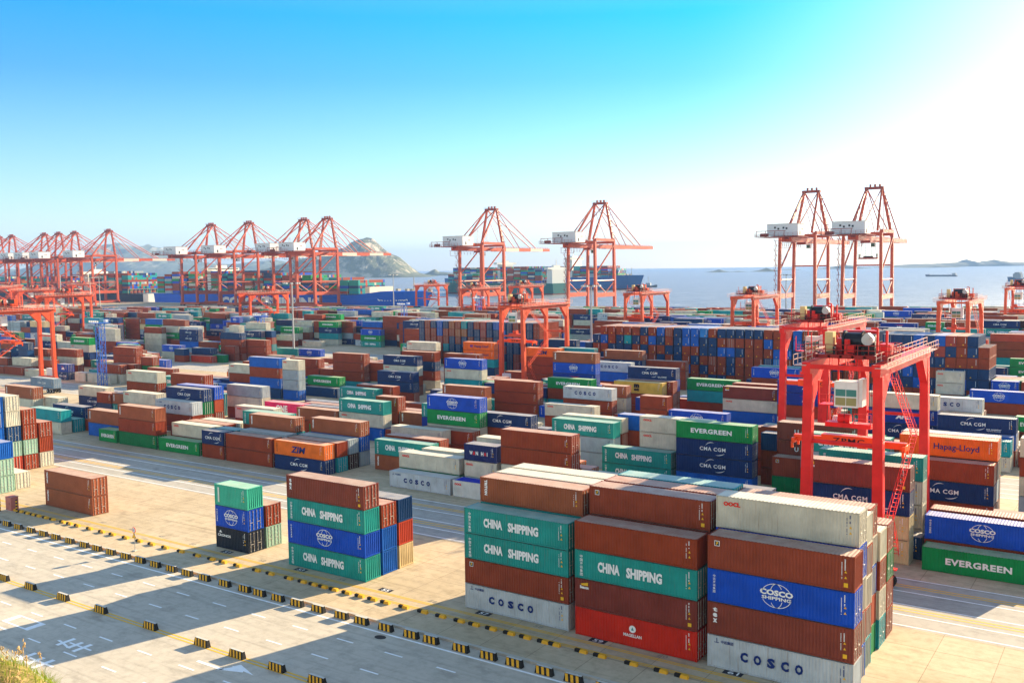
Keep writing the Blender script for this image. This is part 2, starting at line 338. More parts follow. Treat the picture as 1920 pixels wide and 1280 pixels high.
    for i in range(9): 
        if random.random()<.8: mb.box(rx*L,y,(.88-.035*i)*h,rx*L+.09,y+.003,(.905-.035*i)*h,mk)
    for i in range(14):
        if random.random()<.85: mb.box(rx*L-.24,y,(.80-.035*i)*h,rx*L-.17,y+.003,(.82-.035*i)*h,mk)
    for zz in (.52,.36): mb.poly([(rx*L-.02,y,zz*h),(rx*L+.20,y,zz*h),(rx*L+.09,y,zz*h+.2)],YEL)
    if code in 'fxB': mb.box(rx*L-.05,y,.12*h,rx*L+.28,y+.003,.24*h,YEL)
    me=mb.mesh('lettering'); LME[k]=me; return me
def setmat(o,m):
    o.material_slots[0].link='OBJECT'; o.material_slots[0].material=m
def make_container(code,L,h,door,loc,rot,label,group='shipping containers stacked in the yard'):
    col,rust,_,_=KIND[code]; root=empty('shipping_container',loc,-math.pi/2 if rot else 0)
    tag(root,label,'container',group)
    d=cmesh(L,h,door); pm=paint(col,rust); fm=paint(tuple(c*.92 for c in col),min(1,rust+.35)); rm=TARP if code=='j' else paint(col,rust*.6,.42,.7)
    for nm in ('wall_panels','roof','frame'):
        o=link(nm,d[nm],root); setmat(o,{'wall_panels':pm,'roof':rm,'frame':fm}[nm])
    if door:
        for i in range(2):
            o=link('door',d['door'],root); setmat(o,pm); b=link('locking_bars',d['locking_bars'],o); setmat(b,flat('galvanised_steel',(.50,.47,.42),.45,.3))
            if i: o.location.y=2.438/2-.13+.01
    link('lettering',lmesh(code,L,h,door),root)
    return root
# ---------------- the yard ----------------
# x y  length (4 = 12.2 m, 2 = 6.1 m)  turned  height in cm  door bits  single-thing bits  kinds from the bottom up
YARD='''
-450.9 504.35 4 0 268 7 0 10 0 15
-233.1 504.35 4 0 268 15 0 32 0 0 0
-206.7 504.35 4 0 268 6 0 17 0 0 0
-186.9 504.35 4 0 268 13 0 17 14 9 13
-246.3 501.5 4 0 268 11 0 7 7 7 7
-233.1 501.5 4 0 268 15 0 22 17 26 10
-193.5 501.5 4 0 268 7 0 13 13 13 13
-483.9 498.65 4 0 268 3 0 13 11 32
-470.7 498.65 4 0 268 5 0 8 30 0
-266.1 498.65 4 0 268 3 0 26 10 0 10
-252.9 498.65 4 0 268 7 0 17 13 10 0
-226.5 498.65 4 0 268 15 0 10 14 31 9
-173.7 498.65 4 0 268 15 0 15 10 0 10
-160.5 498.65 4 0 268 2 0 0 11 0 8
-87.9 498.65 2 0 268 6 0 17 32 13 15
-483.9 495.8 4 0 268 4 0 1 17 0
-272.7 495.8 4 0 268 11 0 17 17 17 17
-259.5 495.8 2 0 268 3 0 9 9 9 9
-252.9 495.8 4 0 268 15 0 20 20 20 20
-213.3 495.8 4 0 268 11 0 15 15 15 15
-160.5 495.8 2 0 268 15 0 17 17 17 17
-68.1 495.8 4 0 268 20 0 0 11 28 11 15
-180.3 492.95 4 0 268 15 0 11 0 26 17
-61.5 492.95 2 0 268 15 0 0 0 0 30 15
-54.9 492.95 4 0 268 25 0 0 0 30 13 14
-318.9 490.1 2 0 268 15 0 10 8 8 7
-312.3 490.1 4 0 268 13 0 1 1 1 1
-299.1 490.1 2 0 268 7 0 14 11 22 36
-292.5 490.1 4 0 268 15 0 0 30 17 17
-226.5 490.1 4 0 268 15 0 13 0 17 0
-180.3 490.1 2 0 268 15 0 28 1 0 0
-160.5 490.1 2 0 268 15 0 7 7 7 7
-74.7 490.1 2 0 268 27 0 32 0 30 1 28
-321.2 481.55 4 0 268 15 0 17 17 17 17
-228.8 481.55 4 0 268 15 0 11 15 0 0
-215.6 481.55 4 0 268 15 0 0 11 15 32
-176 481.55 2 0 268 15 0 32 32 32 32
-169.4 481.55 4 0 268 15 0 0 0 17 22
-110 481.55 4 0 268 11 0 0 0 0 0 0
-96.8 481.55 4 0 268 23 0 15 9 11 15 26
-50.6 481.55 4 0 268 31 0 26 26 26 26 26
-334.4 478.7 2 0 268 14 0 14 14 14 14
-327.8 478.7 2 0 268 15 0 26 0 0 32
-228.8 478.7 4 0 268 15 0 1 1 1 1
-176 478.7 2 0 268 7 0 15 30 28 1
-123.2 478.7 4 0 268 3 0 0 31 0 8 15
-341 475.85 4 0 268 9 0 1 32 10 0
-162.8 475.85 4 0 268 13 0 14 0 11 0
-136.4 475.85 4 0 268 31 0 0 0 31 14 8
-63.8 475.85 4 0 268 23 0 13 36 0 1 1
-341 473 4 0 268 8 0 15 0 15 0
-90.2 473 4 0 268 31 0 0 0 0 0 0
-77 473 4 0 268 27 0 32 10 13 0 30
-50.6 473 4 0 268 29 0 9 0 0 11 0
-143 470.15 4 0 268 31 0 0 1 15 0 28
-129.8 470.15 4 0 268 26 0 0 15 17 26 32
-77 470.15 4 0 268 30 0 13 13 13 13 0
-407 467.3 4 0 268 15 0 36 36 36 36
-393.8 467.3 4 0 268 15 0 10 0 10 13
-367.4 467.3 4 0 268 12 0 10 8 11 15
-123.2 467.3 4 0 268 31 0 26 26 26 26 26
-96.8 467.3 4 0 268 31 0 17 14 8 1 10
-83.6 467.3 4 0 268 15 0 17 14 0 7
-57.2 467.3 4 0 268 31 0 15 15 15 15 15
-448.9 445.05 4 0 268 15 0 15 15 15 15
-382.9 445.05 4 0 268 15 0 15 13 11 8
-184.9 445.05 2 0 268 31 0 26 17 0 11 0
-112.3 445.05 4 0 268 9 0 8 0 0 1 1
-66.1 445.05 4 0 268 31 0 26 0 0 7 14
-52.9 445.05 4 0 268 29 0 0 10 13 14 0
-455.5 442.2 4 0 268 15 0 9 17 0 10
-442.3 442.2 4 0 268 15 0 13 13 13 13
-217.9 442.2 4 0 268 13 0 10 13 11 32 11
-138.7 442.2 4 0 268 5 0 1 7 14 31 13
-112.3 442.2 4 0 268 31 0 1 0 0 15 7
-79.3 442.2 2 0 268 23 0 26 0 30 11 8
-679.9 439.35 4 0 268 3 0 0 14 22
-468.7 439.35 4 0 268 15 0 17 1 26 0
-455.5 439.35 4 0 268 15 0 0 13 13 11
-402.7 439.35 4 0 268 15 0 0 0 36 36
-244.3 439.35 4 0 268 30 0 31 26 0 11 0
-178.3 439.35 4 0 268 31 0 26 0 13 15 32
-138.7 439.35 2 0 268 14 0 14 26 10 0 15
-105.7 439.35 4 0 268 31 0 14 14 14 13 15
-66.1 439.35 4 0 268 31 0 1 30 26 28 15
-699.7 436.5 4 0 268 6 0 32 11 14
-686.5 436.5 4 0 268 5 0 0 0 0
-468.7 436.5 4 0 268 15 0 14 1 13 1
-415.9 436.5 4 0 268 15 0 26 26 26 26
-250.9 436.5 4 0 268 27 0 31 0 13 8 11
-191.5 436.5 4 0 268 25 0 0 0 0 0 0
-151.9 436.5 4 0 268 13 0 15 32 0 13 13
-118.9 436.5 4 0 268 31 0 0 13 15 13 0
-105.7 436.5 2 0 268 28 0 17 17 17 17 17
-99.1 436.5 4 0 268 19 16 0 0 13 11 10
-85.9 436.5 4 0 268 30 0 1 0 0 0 13
-59.5 436.5 4 0 268 29 0 13 1 13 0 10
-699.7 433.65 4 0 268 7 0 0 0 0
-481.9 433.65 4 0 268 15 0 0 8 31 8
-468.7 433.65 4 0 268 14 0 10 0 8 10
-369.7 433.65 4 0 268 7 0 14 14 0 0
-211.3 433.65 4 0 268 26 0 17 20 10 0 0
-191.5 433.65 2 0 268 31 0 11 17 10 0 26
-171.7 433.65 4 0 268 27 0 26 13 31 0 1
-92.5 433.65 2 0 268 15 0 8 30 30 17
-59.5 433.65 4 0 268 31 0 0 9 17 0 0
-514.9 430.8 4 0 268 13 0 10 10 10 10
-369.7 430.8 4 0 268 14 0 0 0 0 0
-244.3 430.8 4 0 268 31 0 10 26 8 17 0
-231.1 430.8 4 0 268 31 0 17 0 0 14 8
-217.9 430.8 4 0 268 15 0 14 14 14 14 14
-125.5 430.8 2 0 268 31 0 15 15 15 15 15
-118.9 430.8 4 0 268 31 0 13 0 13 0 14
-99.1 430.8 4 0 268 14 0 28 9 14 10
-79.3 430.8 4 0 268 31 0 32 15 30 0 0
-52.9 430.8 4 0 268 31 0 15 0 22 0 1
-556.8 422.25 4 0 268 15 0 0 8 0 9
-543.6 422.25 4 0 268 15 0 14 0 0 15
-464.4 422.25 4 0 268 3 0 15 15 15 15
-286.2 422.25 2 0 268 15 0 30 26 31 11 31
-273 422.25 4 0 268 27 0 13 9 14 15 11
-259.8 422.25 4 0 268 31 0 26 26 26 26 26
-246.6 422.25 4 0 268 31 0 11 11 11 11 11
-193.8 422.25 4 0 268 15 0 0 31 15 31 0
-167.4 422.25 4 0 268 30 0 0 0 0 0 0
-127.8 422.25 4 0 268 15 0 0 17 22 17 13
-101.4 422.25 2 0 268 13 0 9 9 9 9 9
-537 419.4 4 0 268 13 0 14 14 14 14
-339 419.4 4 0 268 19 0 0 30 8 11 8
-319.2 419.4 4 0 268 31 0 30 8 0 0 14
-292.8 419.4 2 0 268 31 0 0 8 0 0 0
-253.2 419.4 4 0 268 31 0 14 10 9 17 10
-174 419.4 4 0 268 27 0 0 1 0 0 26
-81.6 419.4 4 0 268 31 0 32 32 32 32 32
-312.6 416.55 2 0 268 31 0 8 8 8 8 8
-306 416.55 4 0 268 31 0 1 0 13 11 13
-266.4 416.55 4 0 268 31 0 10 30 30 13 1
-240 416.55 4 0 268 31 0 30 30 11 31 15
-226.8 416.55 4 0 268 27 0 32 10 0 0 0
-167.4 416.55 4 0 268 31 0 13 17 0 0 26
-154.2 416.55 4 0 268 31 0 0 0 0 0 0
-114.6 416.55 4 0 268 30 0 8 8 8 8 8
-88.2 416.55 4 0 268 15 0 8 15 15 11
-504 413.7 4 0 268 14 0 26 1 32 8
-490.8 413.7 4 0 268 15 0 0 0 11 26
-292.8 413.7 4 0 268 21 0 15 0 0 17 10
-279.6 413.7 4 0 268 25 0 8 13 0 0 0
-253.2 413.7 4 0 268 13 0 17 17 17 17 17
-240 413.7 4 0 268 15 0 26 26 26 26 26
-154.2 413.7 4 0 268 23 0 8 26 10 20 0
-75 413.7 2 0 268 30 0 0 0 0 0 0
-48.6 413.7 4 0 268 31 0 15 15 15 15 15
-563.4 410.85 4 0 268 15 0 0 17 1 17
-365.4 410.85 4 0 268 31 0 13 11 0 11 15
-332.4 410.85 4 0 268 11 0 17 17 15 15 31
-299.4 410.85 4 0 268 26 0 0 0 0 30 0
-246.6 410.85 4 0 268 23 0 0 28 17 10 0
-233.4 410.85 4 0 268 15 0 0 0 14 11
-220.2 410.85 4 0 268 31 0 0 0 0 0 0
-180.6 410.85 4 0 268 27 0 0 0 8 0 11
-147.6 410.85 4 0 268 31 0 8 11 0 30 31
-134.4 410.85 4 0 268 23 0 0 0 0 0 0
-94.8 410.85 4 0 268 5 0 13 0 28 17
-81.6 410.85 4 0 268 23 0 13 13 13 13 13
-68.4 410.85 4 0 268 27 0 10 0 17 0 9
-570 408 4 0 268 11 0 0 0 0 0
-556.8 408 4 0 268 15 0 14 0 28 0
-537 408 4 0 268 15 0 11 0 26 15
-523.8 408 4 0 268 15 0 10 15 31 0
-378.6 408 4 0 268 15 0 13 10 31 0 8
-339 408 4 0 268 31 0 11 28 0 8 30
-325.8 408 4 0 268 18 0 0 13 0 31 0
-312.6 408 4 0 268 6 0 1 10 17 9 1
-279.6 408 4 0 268 14 0 0 0 0 0 0
-253.2 408 4 0 268 10 0 0 0 0 0
-240 408 4 0 268 15 0 1 0 17 13
-213.6 408 4 0 268 31 0 15 15 15 15 15
-200.4 408 4 0 268 31 0 0 1 17 15 17
-187.2 408 4 0 268 31 0 10 22 15 0 15
-147.6 408 4 0 268 17 0 14 0 11 7 30
-108 408 4 0 268 31 0 11 11 11 11 11
-55.2 408 4 0 268 13 0 11 8 0 28 0
-651.5 385.75 4 0 268 15 0 0 0 13 26
-387.5 385.75 4 0 268 31 0 0 1 13 0 8
-374.3 385.75 4 0 268 15 0 8 31 11 10 1
-347.9 385.75 4 0 268 29 0 0 26 1 0 10
-262.1 385.75 4 0 268 31 0 11 0 0 31 0
-248.9 385.75 4 0 268 31 0 30 30 30 30 30
-229.4 385.75 4 0 265 3 0 30 13
-216.8 385.75 4 0 268 11 0 10 0 0 13
-203.6 385.75 2 0 268 31 0 0 0 0 0 0
-131 385.75 2 0 268 30 0 20 0 8 14 0
-71.6 385.75 4 0 268 25 0 13 13 13 13 13
-671.3 382.9 4 0 268 14 0 13 20 32 10
-658.1 382.9 4 0 268 15 0 0 11 0 9
-644.9 382.9 4 0 268 14 0 10 9 31 0
-592.1 382.9 2 0 268 7 0 32 31 0 20
-446.9 382.9 4 0 268 15 0 8 8 8 8 8
-433.7 382.9 4 0 268 28 0 0 13 0 0 28
-367.7 382.9 4 0 268 15 0 0 0 0 0 0
-321.5 382.9 4 0 268 15 0 30 30 30 30 30
-202.7 382.9 4 0 268 22 0 26 13 1 14 11
-189.5 382.9 4 0 268 13 0 31 0 30 1 31
-176.3 382.9 4 0 268 30 0 17 17 10 10 28
-163.1 382.9 4 0 268 29 0 9 0 1 8 15
-149.9 382.9 4 0 268 23 0 30 26 0 0 11
-123.5 382.9 4 0 268 23 0 15 0 1 0 11
-103.7 382.9 4 0 268 31 0 17 17 17 17 17
-658.1 380.05 4 0 268 5 0 14 14 14 14
-605.3 380.05 4 0 268 13 0 15 15 15 15
-592.1 380.05 4 0 268 15 0 14 0 0 26
-499.7 380.05 4 0 268 9 0 26 7 0 1
-407.3 380.05 4 0 268 30 0 26 0 17 10 0
-394.1 380.05 4 0 268 30 0 11 0 0 13 14
-341.3 380.05 4 0 268 13 0 32 14 10 15 13
-281.9 380.05 4 0 268 12 0 0 30 0 11 0
-268.7 380.05 4 0 268 31 0 14 10 14 7 13
-255.5 380.05 4 0 268 31 0 13 1 17 0 17
-242.3 380.05 4 0 268 27 0 8 8 8 8 8
-189.5 380.05 4 0 268 4 0 0 0 0 0 0
-163.1 380.05 4 0 268 15 0 13 13 0 10 0
-130.1 380.05 4 0 268 13 0 0 0 0 0
-57.5 380.05 4 0 268 26 0 20 20 20 20 20
-44.3 380.05 4 0 268 31 0 0 10 17 0 17
-677.9 377.2 4 0 268 15 0 0 0 13 0
-664.7 377.2 4 0 268 7 0 11 26 0 0
-611.9 377.2 4 0 268 8 0 15 28 11 13
-446.9 377.2 4 0 268 30 0 0 0 0 0 0
-420.5 377.2 4 0 268 23 0 32 1 1 11 17
-394.1 377.2 4 0 268 19 0 15 14 0 9 0
-328.1 377.2 4 0 268 15 0 1 11 26 0 15
-209.3 377.2 4 0 268 11 0 9 9 9 9 9
-196.1 377.2 4 0 268 23 0 11 26 8 15 0
-176.3 377.2 4 0 268 30 0 17 17 17 17 17
-136.7 377.2 4 0 268 7 0 13 9 8 13
-110.3 377.2 4 0 268 31 0 0 0 0 0 0
-90.5 377.2 4 0 268 31 0 0 0 0 0 0
-77.3 377.2 4 0 268 13 0 17 30 7 0 1
-57.5 377.2 4 0 268 12 0 26 13 14 13
-44.3 377.2 4 0 268 13 0 11 10 10 8 7
-691.1 374.35 4 0 268 11 0 10 36 0 13
-677.9 374.35 4 0 268 15 0 28 14 0 0
-499.7 374.35 4 0 268 30 0 0 13 11 0 0
-486.5 374.35 4 0 268 15 0 26 26 26 26
-473.3 374.35 4 0 268 29 0 14 31 30 0 31
-460.1 374.35 4 0 268 29 0 8 0 32 13 14
-328.1 374.35 4 0 268 25 0 0 0 0 0 0
-308.3 374.35 4 0 268 29 0 17 14 28 0 30
-268.7 374.35 4 0 268 27 0 20 26 30 8 13
-202.7 374.35 4 0 268 23 0 8 8 7 0 17
-149.9 374.35 4 0 268 29 0 15 22 1 0 0
-136.7 374.35 4 0 268 29 0 0 14 8 13 31
-77.3 374.35 4 0 268 3 0 17 14 0 14
-64.1 374.35 4 0 268 31 0 13 17 15 11 0
-50.9 374.35 4 0 268 5 16 15 0 0 0 13
-710.9 371.5 4 0 268 13 0 0 36 17 0
-697.7 371.5 4 0 268 15 0 11 32 36 13
-684.5 371.5 4 0 268 12 0 11 11 11 11
-651.5 371.5 4 0 268 15 0 13 13 13 13
-638.3 371.5 4 0 268 15 0 17 11 10 0
-625.1 371.5 4 0 268 15 0 10 17 8 11
-585.5 371.5 4 0 268 15 0 10 0 11 10
-572.3 371.5 4 0 268 15 0 0 13 11 14
-473.3 371.5 4 0 268 15 0 14 17 14 14 17
-460.1 371.5 4 0 268 7 0 32 14 1 13
-446.9 371.5 4 0 268 7 0 22 8 0 0
-433.7 371.5 4 0 268 29 0 15 15 15 15 15
-407.3 371.5 4 0 268 31 0 17 11 26 26 0
-394.1 371.5 4 0 268 22 0 10 10 10 10 10
-380.9 371.5 4 0 268 27 0 11 13 11 0 11
-367.7 371.5 4 0 268 7 0 36 0 10 8 10
-354.5 371.5 4 0 268 25 0 14 0 15 14 31
-328.1 371.5 4 0 268 31 0 30 9 22 0 17
-301.7 371.5 4 0 268 31 0 0 0 0 0 0
-288.5 371.5 4 0 268 31 0 15 0 1 0 14
-262.1 371.5 4 0 268 15 0 8 0 0 14
-235.7 371.5 2 0 268 31 0 17 10 13 15 15
-176.3 371.5 4 0 268 7 0 31 30 0 0 31
-163.1 371.5 4 0 268 31 0 26 26 26 26 26
-136.7 371.5 4 0 268 10 0 11 11 11 11
-123.5 371.5 4 0 268 11 0 30 22 8 1
-97.1 371.5 4 0 268 15 0 0 15 0 1 31
-83.9 371.5 2 0 268 27 0 0 15 7 13 0
-70.7 371.5 2 0 268 7 0 14 0 7 31
-64.1 371.5 4 0 268 31 0 0 0 0 0 0
-50.9 371.5 4 0 268 11 0 15 0 10 8
-37.7 371.5 4 0 268 15 0 17 9 0 0
-515.2 362.95 4 0 268 31 0 22 13 0 0 8
-389.8 362.95 4 0 268 31 0 13 0 0 0 10
-350.2 362.95 4 0 268 12 0 8 17 0 13
-323.8 362.95 4 0 268 23 0 1 30 0 13 17
-284.2 362.95 4 0 268 29 0 1 0 0 30 26
-251.2 362.95 4 0 268 31 0 17 0 17 0 17
-231.4 362.95 4 0 268 27 0 30 30 30 30 30
-205 362.95 4 0 268 1 0 32
-191.8 362.95 4 0 268 23 0 14 0 15 0 30
-178.6 362.95 4 0 268 31 0 10 0 11 28 13
-152.2 362.95 4 0 268 15 0 26 17 13 36 30
-112.6 362.95 4 0 268 31 0 10 9 0 1 0
-73 362.95 4 0 268 15 0 15 0 11 1
-49.5 362.95 4 0 273 7 0 0 11 15
-508.6 360.1 4 0 268 31 0 1 1 1 1 1
-429.4 360.1 4 0 268 31 0 7 11 1 0 0
-416.2 360.1 4 0 268 31 0 0 10 0 0 0
-403 360.1 4 0 268 31 0 0 31 10 26 0
-389.8 360.1 4 0 268 15 0 0 0 0 0 0
-330.4 360.1 4 0 268 15 0 0 15 11 30 0
-317.2 360.1 4 0 268 27 0 8 0 0 0 11
-304 360.1 4 0 268 27 0 0 0 30 15 11
-290.8 360.1 4 0 268 7 0 0 17 26 13
-277.6 360.1 4 0 268 30 0 13 7 15 0 26
-244.6 360.1 4 0 268 31 0 0 20 8 17 0
-231.4 360.1 4 0 268 26 0 0 11 0 30 14
-185.2 360.1 2 0 268 31 0 0 11 10 10 10
-178.6 360.1 4 0 268 7 0 10 10 10 10
-165.4 360.1 4 0 268 23 0 30 11 30 8 31
-139 360.1 4 0 268 31 0 13 15 0 1 14
-112.6 360.1 4 0 268 31 0 13 13 13 13 13
-92.8 360.1 4 0 268 15 0 30 30 30 30 30
-66.4 360.1 4 0 268 31 0 0 0 0 0 0
-40 360.1 4 0 268 15 0 0 0 10 10
-535 357.25 4 0 268 15 0 11 15 30 0 0
-521.8 357.25 4 0 268 31 0 1 1 1 1 1
-475.6 357.25 4 0 268 31 0 0 32 10 17 1
-455.8 357.25 4 0 268 31 0 32 32 32 32 32
-442.6 357.25 2 0 268 31 0 10 11 0 30 15
-409.6 357.25 4 0 268 31 0 13 13 13 13 13
-370 357.25 4 0 268 26 0 0 0 0 0 0
-343.6 357.25 4 0 268 6 0 0 0 11 0
-304 357.25 4 0 268 11 0 14 14 14 14 14
-264.4 357.25 4 0 268 14 0 0 0 10 8 0
-251.2 357.25 4 0 268 7 0 31 31 31 31
-231.4 357.25 4 0 268 27 0 15 17 8 30 1
-132.4 357.25 4 0 268 22 0 0 8 15 0 17
-86.2 357.25 2 0 268 21 0 13 13 13 13 13
-66.4 357.25 2 0 268 31 0 30 0 11 8 11
-541.6 354.4 4 0 268 19 0 26 1 1 9 9
-515.2 354.4 4 0 268 31 0 8 1 17 17 10
-488.8 354.4 4 0 268 24 0 0 0 0 0 0
-475.6 354.4 4 0 268 27 0 8 8 8 8 8
-409.6 354.4 4 0 268 26 0 0 15 0 0 11
-383.2 354.4 4 0 268 29 0 11 15 0 0 30
-356.8 354.4 2 0 268 31 0 32 8 10 0 7
-350.2 354.4 4 0 268 30 0 30 30 30 30 30
-337 354.4 4 0 268 15 0 11 0 10 0
-310.6 354.4 4 0 268 31 0 1 26 15 8 17
-297.4 354.4 4 0 268 23 0 15 15 15 15 15
-257.8 354.4 4 0 268 11 0 14 32 15 28
-191.8 354.4 4 0 268 31 0 31 26 14 14 0
-152.2 354.4 4 0 268 31 0 10 10 10 10 10
-139 354.4 4 0 268 26 0 30 30 30 30 30
-66.4 354.4 4 0 268 7 0 10 0 8 10
-40 354.4 2 0 268 8 0 9 9 9 9
-581.2 351.55 4 0 268 31 0 36 36 36 36 36
-528.4 351.55 4 0 268 21 0 11 0 32 0 0
-449.2 351.55 2 0 268 13 0 28 28 28 28 28
-389.8 351.55 4 0 268 31 0 0 0 0 0 0
-376.6 351.55 4 0 268 27 0 13 30 0 0 0
-343.6 351.55 4 0 268 15 0 0 26 0 30
-323.8 351.55 4 0 268 23 0 0 17 10 11 17
-264.4 351.55 4 0 268 27 0 0 0 0 0 0
-224.8 351.55 4 0 268 15 0 14 14 14 14 14
-158.8 351.55 4 0 268 23 0 26 14 0 0 10
-132.4 351.55 4 0 268 31 16 31 15 9 28 17
-568 348.7 4 0 268 15 0 7 7 7 7 7
-515.2 348.7 4 0 268 23 0 0 0 8 1 0
-488.8 348.7 4 0 268 31 0 17 13 36 0 26
-396.4 348.7 4 0 268 30 0 15 15 15 15 15
-370 348.7 2 0 268 15 0 10 0 15 30 26
-343.6 348.7 4 0 268 7 0 0 0 0 0
-330.4 348.7 4 0 268 15 0 0 11 17 8
-304 348.7 4 0 268 31 0 14 0 0 0 0
-264.4 348.7 4 0 268 23 0 10 14 14 0 1
-224.8 348.7 4 0 268 31 0 8 26 10 10 32
-185.2 348.7 4 0 268 31 0 26 0 22 0 0
-158.8 348.7 4 0 268 31 0 0 28 13 0 14
-106 348.7 4 0 268 30 0 0 0 13 0 31
-92.8 348.7 4 0 268 31 16 31 32 13 15 0
-79.6 348.7 4 0 268 27 16 28 22 1 0 20
-66.4 348.7 4 0 268 15 0 0 0 10 28
-44.6 348.7 4 0 262 13 14 26 0 0 32
-623.1 326.45 4 0 268 29 0 0 15 8 0 32
-609.9 326.45 4 0 268 7 0 26 1 13 0 0
-557.1 326.45 4 0 268 22 0 10 7 0 10 0
-530.7 326.45 4 0 268 31 0 32 14 32 7 0
-491.1 326.45 4 0 268 27 0 0 11 13 7 0
-438.3 326.45 4 0 268 30 0 1 10 10 0 14
-411.9 326.45 4 0 268 21 0 32 32 32 32 32
-359.1 326.45 4 0 268 15 0 10 11 30 17
-332.7 326.45 4 0 268 15 0 15 13 26 0 11
-319.5 326.45 4 0 268 15 0 10 10 10 10
-306.3 326.45 4 0 268 3 0 13 10 0 26
-260.1 326.45 4 0 268 9 0 0 0 0 0 0
-220.5 326.45 4 0 268 28 0 14 1 8 30 10
-207.3 326.45 4 0 268 15 0 10 8 26 11 0
-180.9 326.45 4 0 268 27 0 13 0 26 28 15
-154.5 326.45 4 0 268 31 0 0 13 0 10 13
-101.7 326.45 4 0 268 28 0 0 0 13 0 14
-55.5 326.45 4 0 268 29 16 26 26 26 26 26
-629.7 323.6 2 0 268 31 0 22 17 30 11 0
-609.9 323.6 4 0 268 13 0 0 0 0 0 0
-590.1 323.6 4 0 268 27 0 9 9 9 9 9
-576.9 323.6 4 0 268 31 0 10 14 0 11 0
-563.7 323.6 4 0 268 27 0 22 22 22 22 22
-543.9 323.6 4 0 268 15 0 1 15 0 1 0
-530.7 323.6 4 0 268 15 0 0 0 0 26
-504.3 323.6 4 0 268 31 0 0 15 10 36 22
-491.1 323.6 4 0 268 30 0 0 0 0 0 0
-451.5 323.6 4 0 268 22 0 0 0 0 0 0
-425.1 323.6 2 0 268 15 0 7 7 26 8
-405.3 323.6 4 0 268 14 0 17 30 17 0 0
-378.9 323.6 4 0 268 15 0 13 26 15 30 15
-365.7 323.6 4 0 268 30 0 26 26 26 26 26
-326.1 323.6 4 0 268 15 0 13 1 31 0
-312.9 323.6 4 0 268 2 0 14 14 14
-286.5 323.6 4 0 268 31 0 1 7 17 8 13
-213.9 323.6 2 0 268 15 0 0 0 8 10 0
-207.3 323.6 4 0 268 15 0 11 0 10 0 17
-180.9 323.6 4 0 268 31 0 11 15 13 11 0
-128.1 323.6 2 0 268 10 0 1 17 30 11 0
-108.3 323.6 2 0 268 31 0 13 0 14 9 30
-75.3 323.6 4 0 268 3 0 0 0 0 26 13
-616.5 320.75 4 0 268 29 0 30 17 11 13 30
-576.9 320.75 4 0 268 31 0 32 17 1 13 31
-557.1 320.75 4 0 268 6 0 0 0 15 8
-543.9 320.75 4 0 268 9 0 0 0 17 7
-431.7 320.75 4 0 268 27 0 26 20 8 17 26
-352.5 320.75 4 0 268 15 0 0 15 30 1
-339.3 320.75 4 0 268 11 0 0 0 11 0 0
-326.1 320.75 4 0 268 7 0 0 15 9 11
-301.3 320.75 4 0 268 7 0 0 17 0 31
-288.7 320.75 4 0 268 13 0 14 0 0 0 0
-275.5 320.75 4 0 268 31 0 14 26 11 1 13
-242.5 320.75 4 0 268 5 0 0 0 1 13 8
-136.9 320.75 4 0 268 31 0 10 31 11 0 17
-110.5 320.75 4 0 268 31 0 30 0 26 30 17
-70.9 320.75 4 0 268 31 0 0 0 1 0 30
-44.5 320.75 4 0 268 1 0 26
-576.9 317.9 4 0 268 10 0 13 32 20 36 0
-550.5 317.9 4 0 268 7 0 15 0 0
-537.3 317.9 4 0 268 15 0 22 1 1 0
-510.9 317.9 4 0 268 29 0 13 30 0 0 0
-497.7 317.9 4 0 268 27 0 0 17 8 14 10
-458.1 317.9 4 0 268 30 0 17 17 17 17 17
-431.7 317.9 2 0 268 27 0 26 13 31 17 0
-425.1 317.9 4 0 268 15 0 0 0 0 0
-411.9 317.9 4 0 268 26 0 11 26 0 26 1
-385.5 317.9 2 0 268 23 0 31 0 32 0 0
-378.9 317.9 4 0 268 30 0 0 0 0 0 15
-365.7 317.9 4 0 268 15 0 11 11 11 11
-339.3 317.9 4 0 268 15 0 11 14 15 0
-316.9 317.9 4 0 268 15 0 13 30 0 0
-304.3 317.9 4 0 268 3 0 14 0
-277.9 317.9 4 0 268 14 0 7 15 0 13 0
-211.9 317.9 4 0 268 31 0 31 0 0 11 31
-165.7 317.9 4 0 268 15 0 31 31 31 31 31
-139.3 317.9 4 0 268 31 0 26 11 10 0 31
-126.1 317.9 4 0 268 31 0 0 0 0 0 0
-112.9 317.9 4 0 268 13 0 0 30 32 0 0
-86.5 317.9 4 0 268 31 0 31 31 31 31 31
-53.5 317.9 4 0 268 5 0 0 15 1 32
-35.2 317.9 4 0 265 2 0 11 11
-623.1 315.05 4 0 268 31 0 10 10 10 10 10
-596.7 315.05 4 0 268 29 0 11 11 11 11 11
-557.1 315.05 4 0 268 27 0 15 0 17 26 15
-532.6 315.05 4 0 270 6 0 0 0 17
-520 315.05 2 0 268 2 0 17 0 20 30
-500.2 315.05 4 0 268 23 0 0 26 13 13 0
-487 315.05 4 0 268 23 0 0 8 1 0 0
-434.2 315.05 4 0 268 31 0 14 14 14 14 14
-407.8 315.05 2 0 268 9 0 13 0 13 11
-401.2 315.05 4 0 268 29 0 14 0 1 14 0
-388 315.05 4 0 268 22 0 17 8 17 10 30
-352.7 315.05 4 0 270 13 0 31 14 26 14
-340.1 315.05 4 0 268 13 0 10 0 10 15
-326.9 315.05 4 0 268 13 0 7 17 0 0
-300.5 315.05 4 0 268 2 0 9 0
-274.1 315.05 4 0 268 7 0 0 0 0 0
-234.5 315.05 4 0 268 28 0 8 32 0 0 0
-208.1 315.05 4 0 268 31 0 15 11 14 0 0
-155.3 315.05 4 0 268 22 0 17 0 7 0 0
-115.7 315.05 4 0 268 15 0 17 26 32 1 10
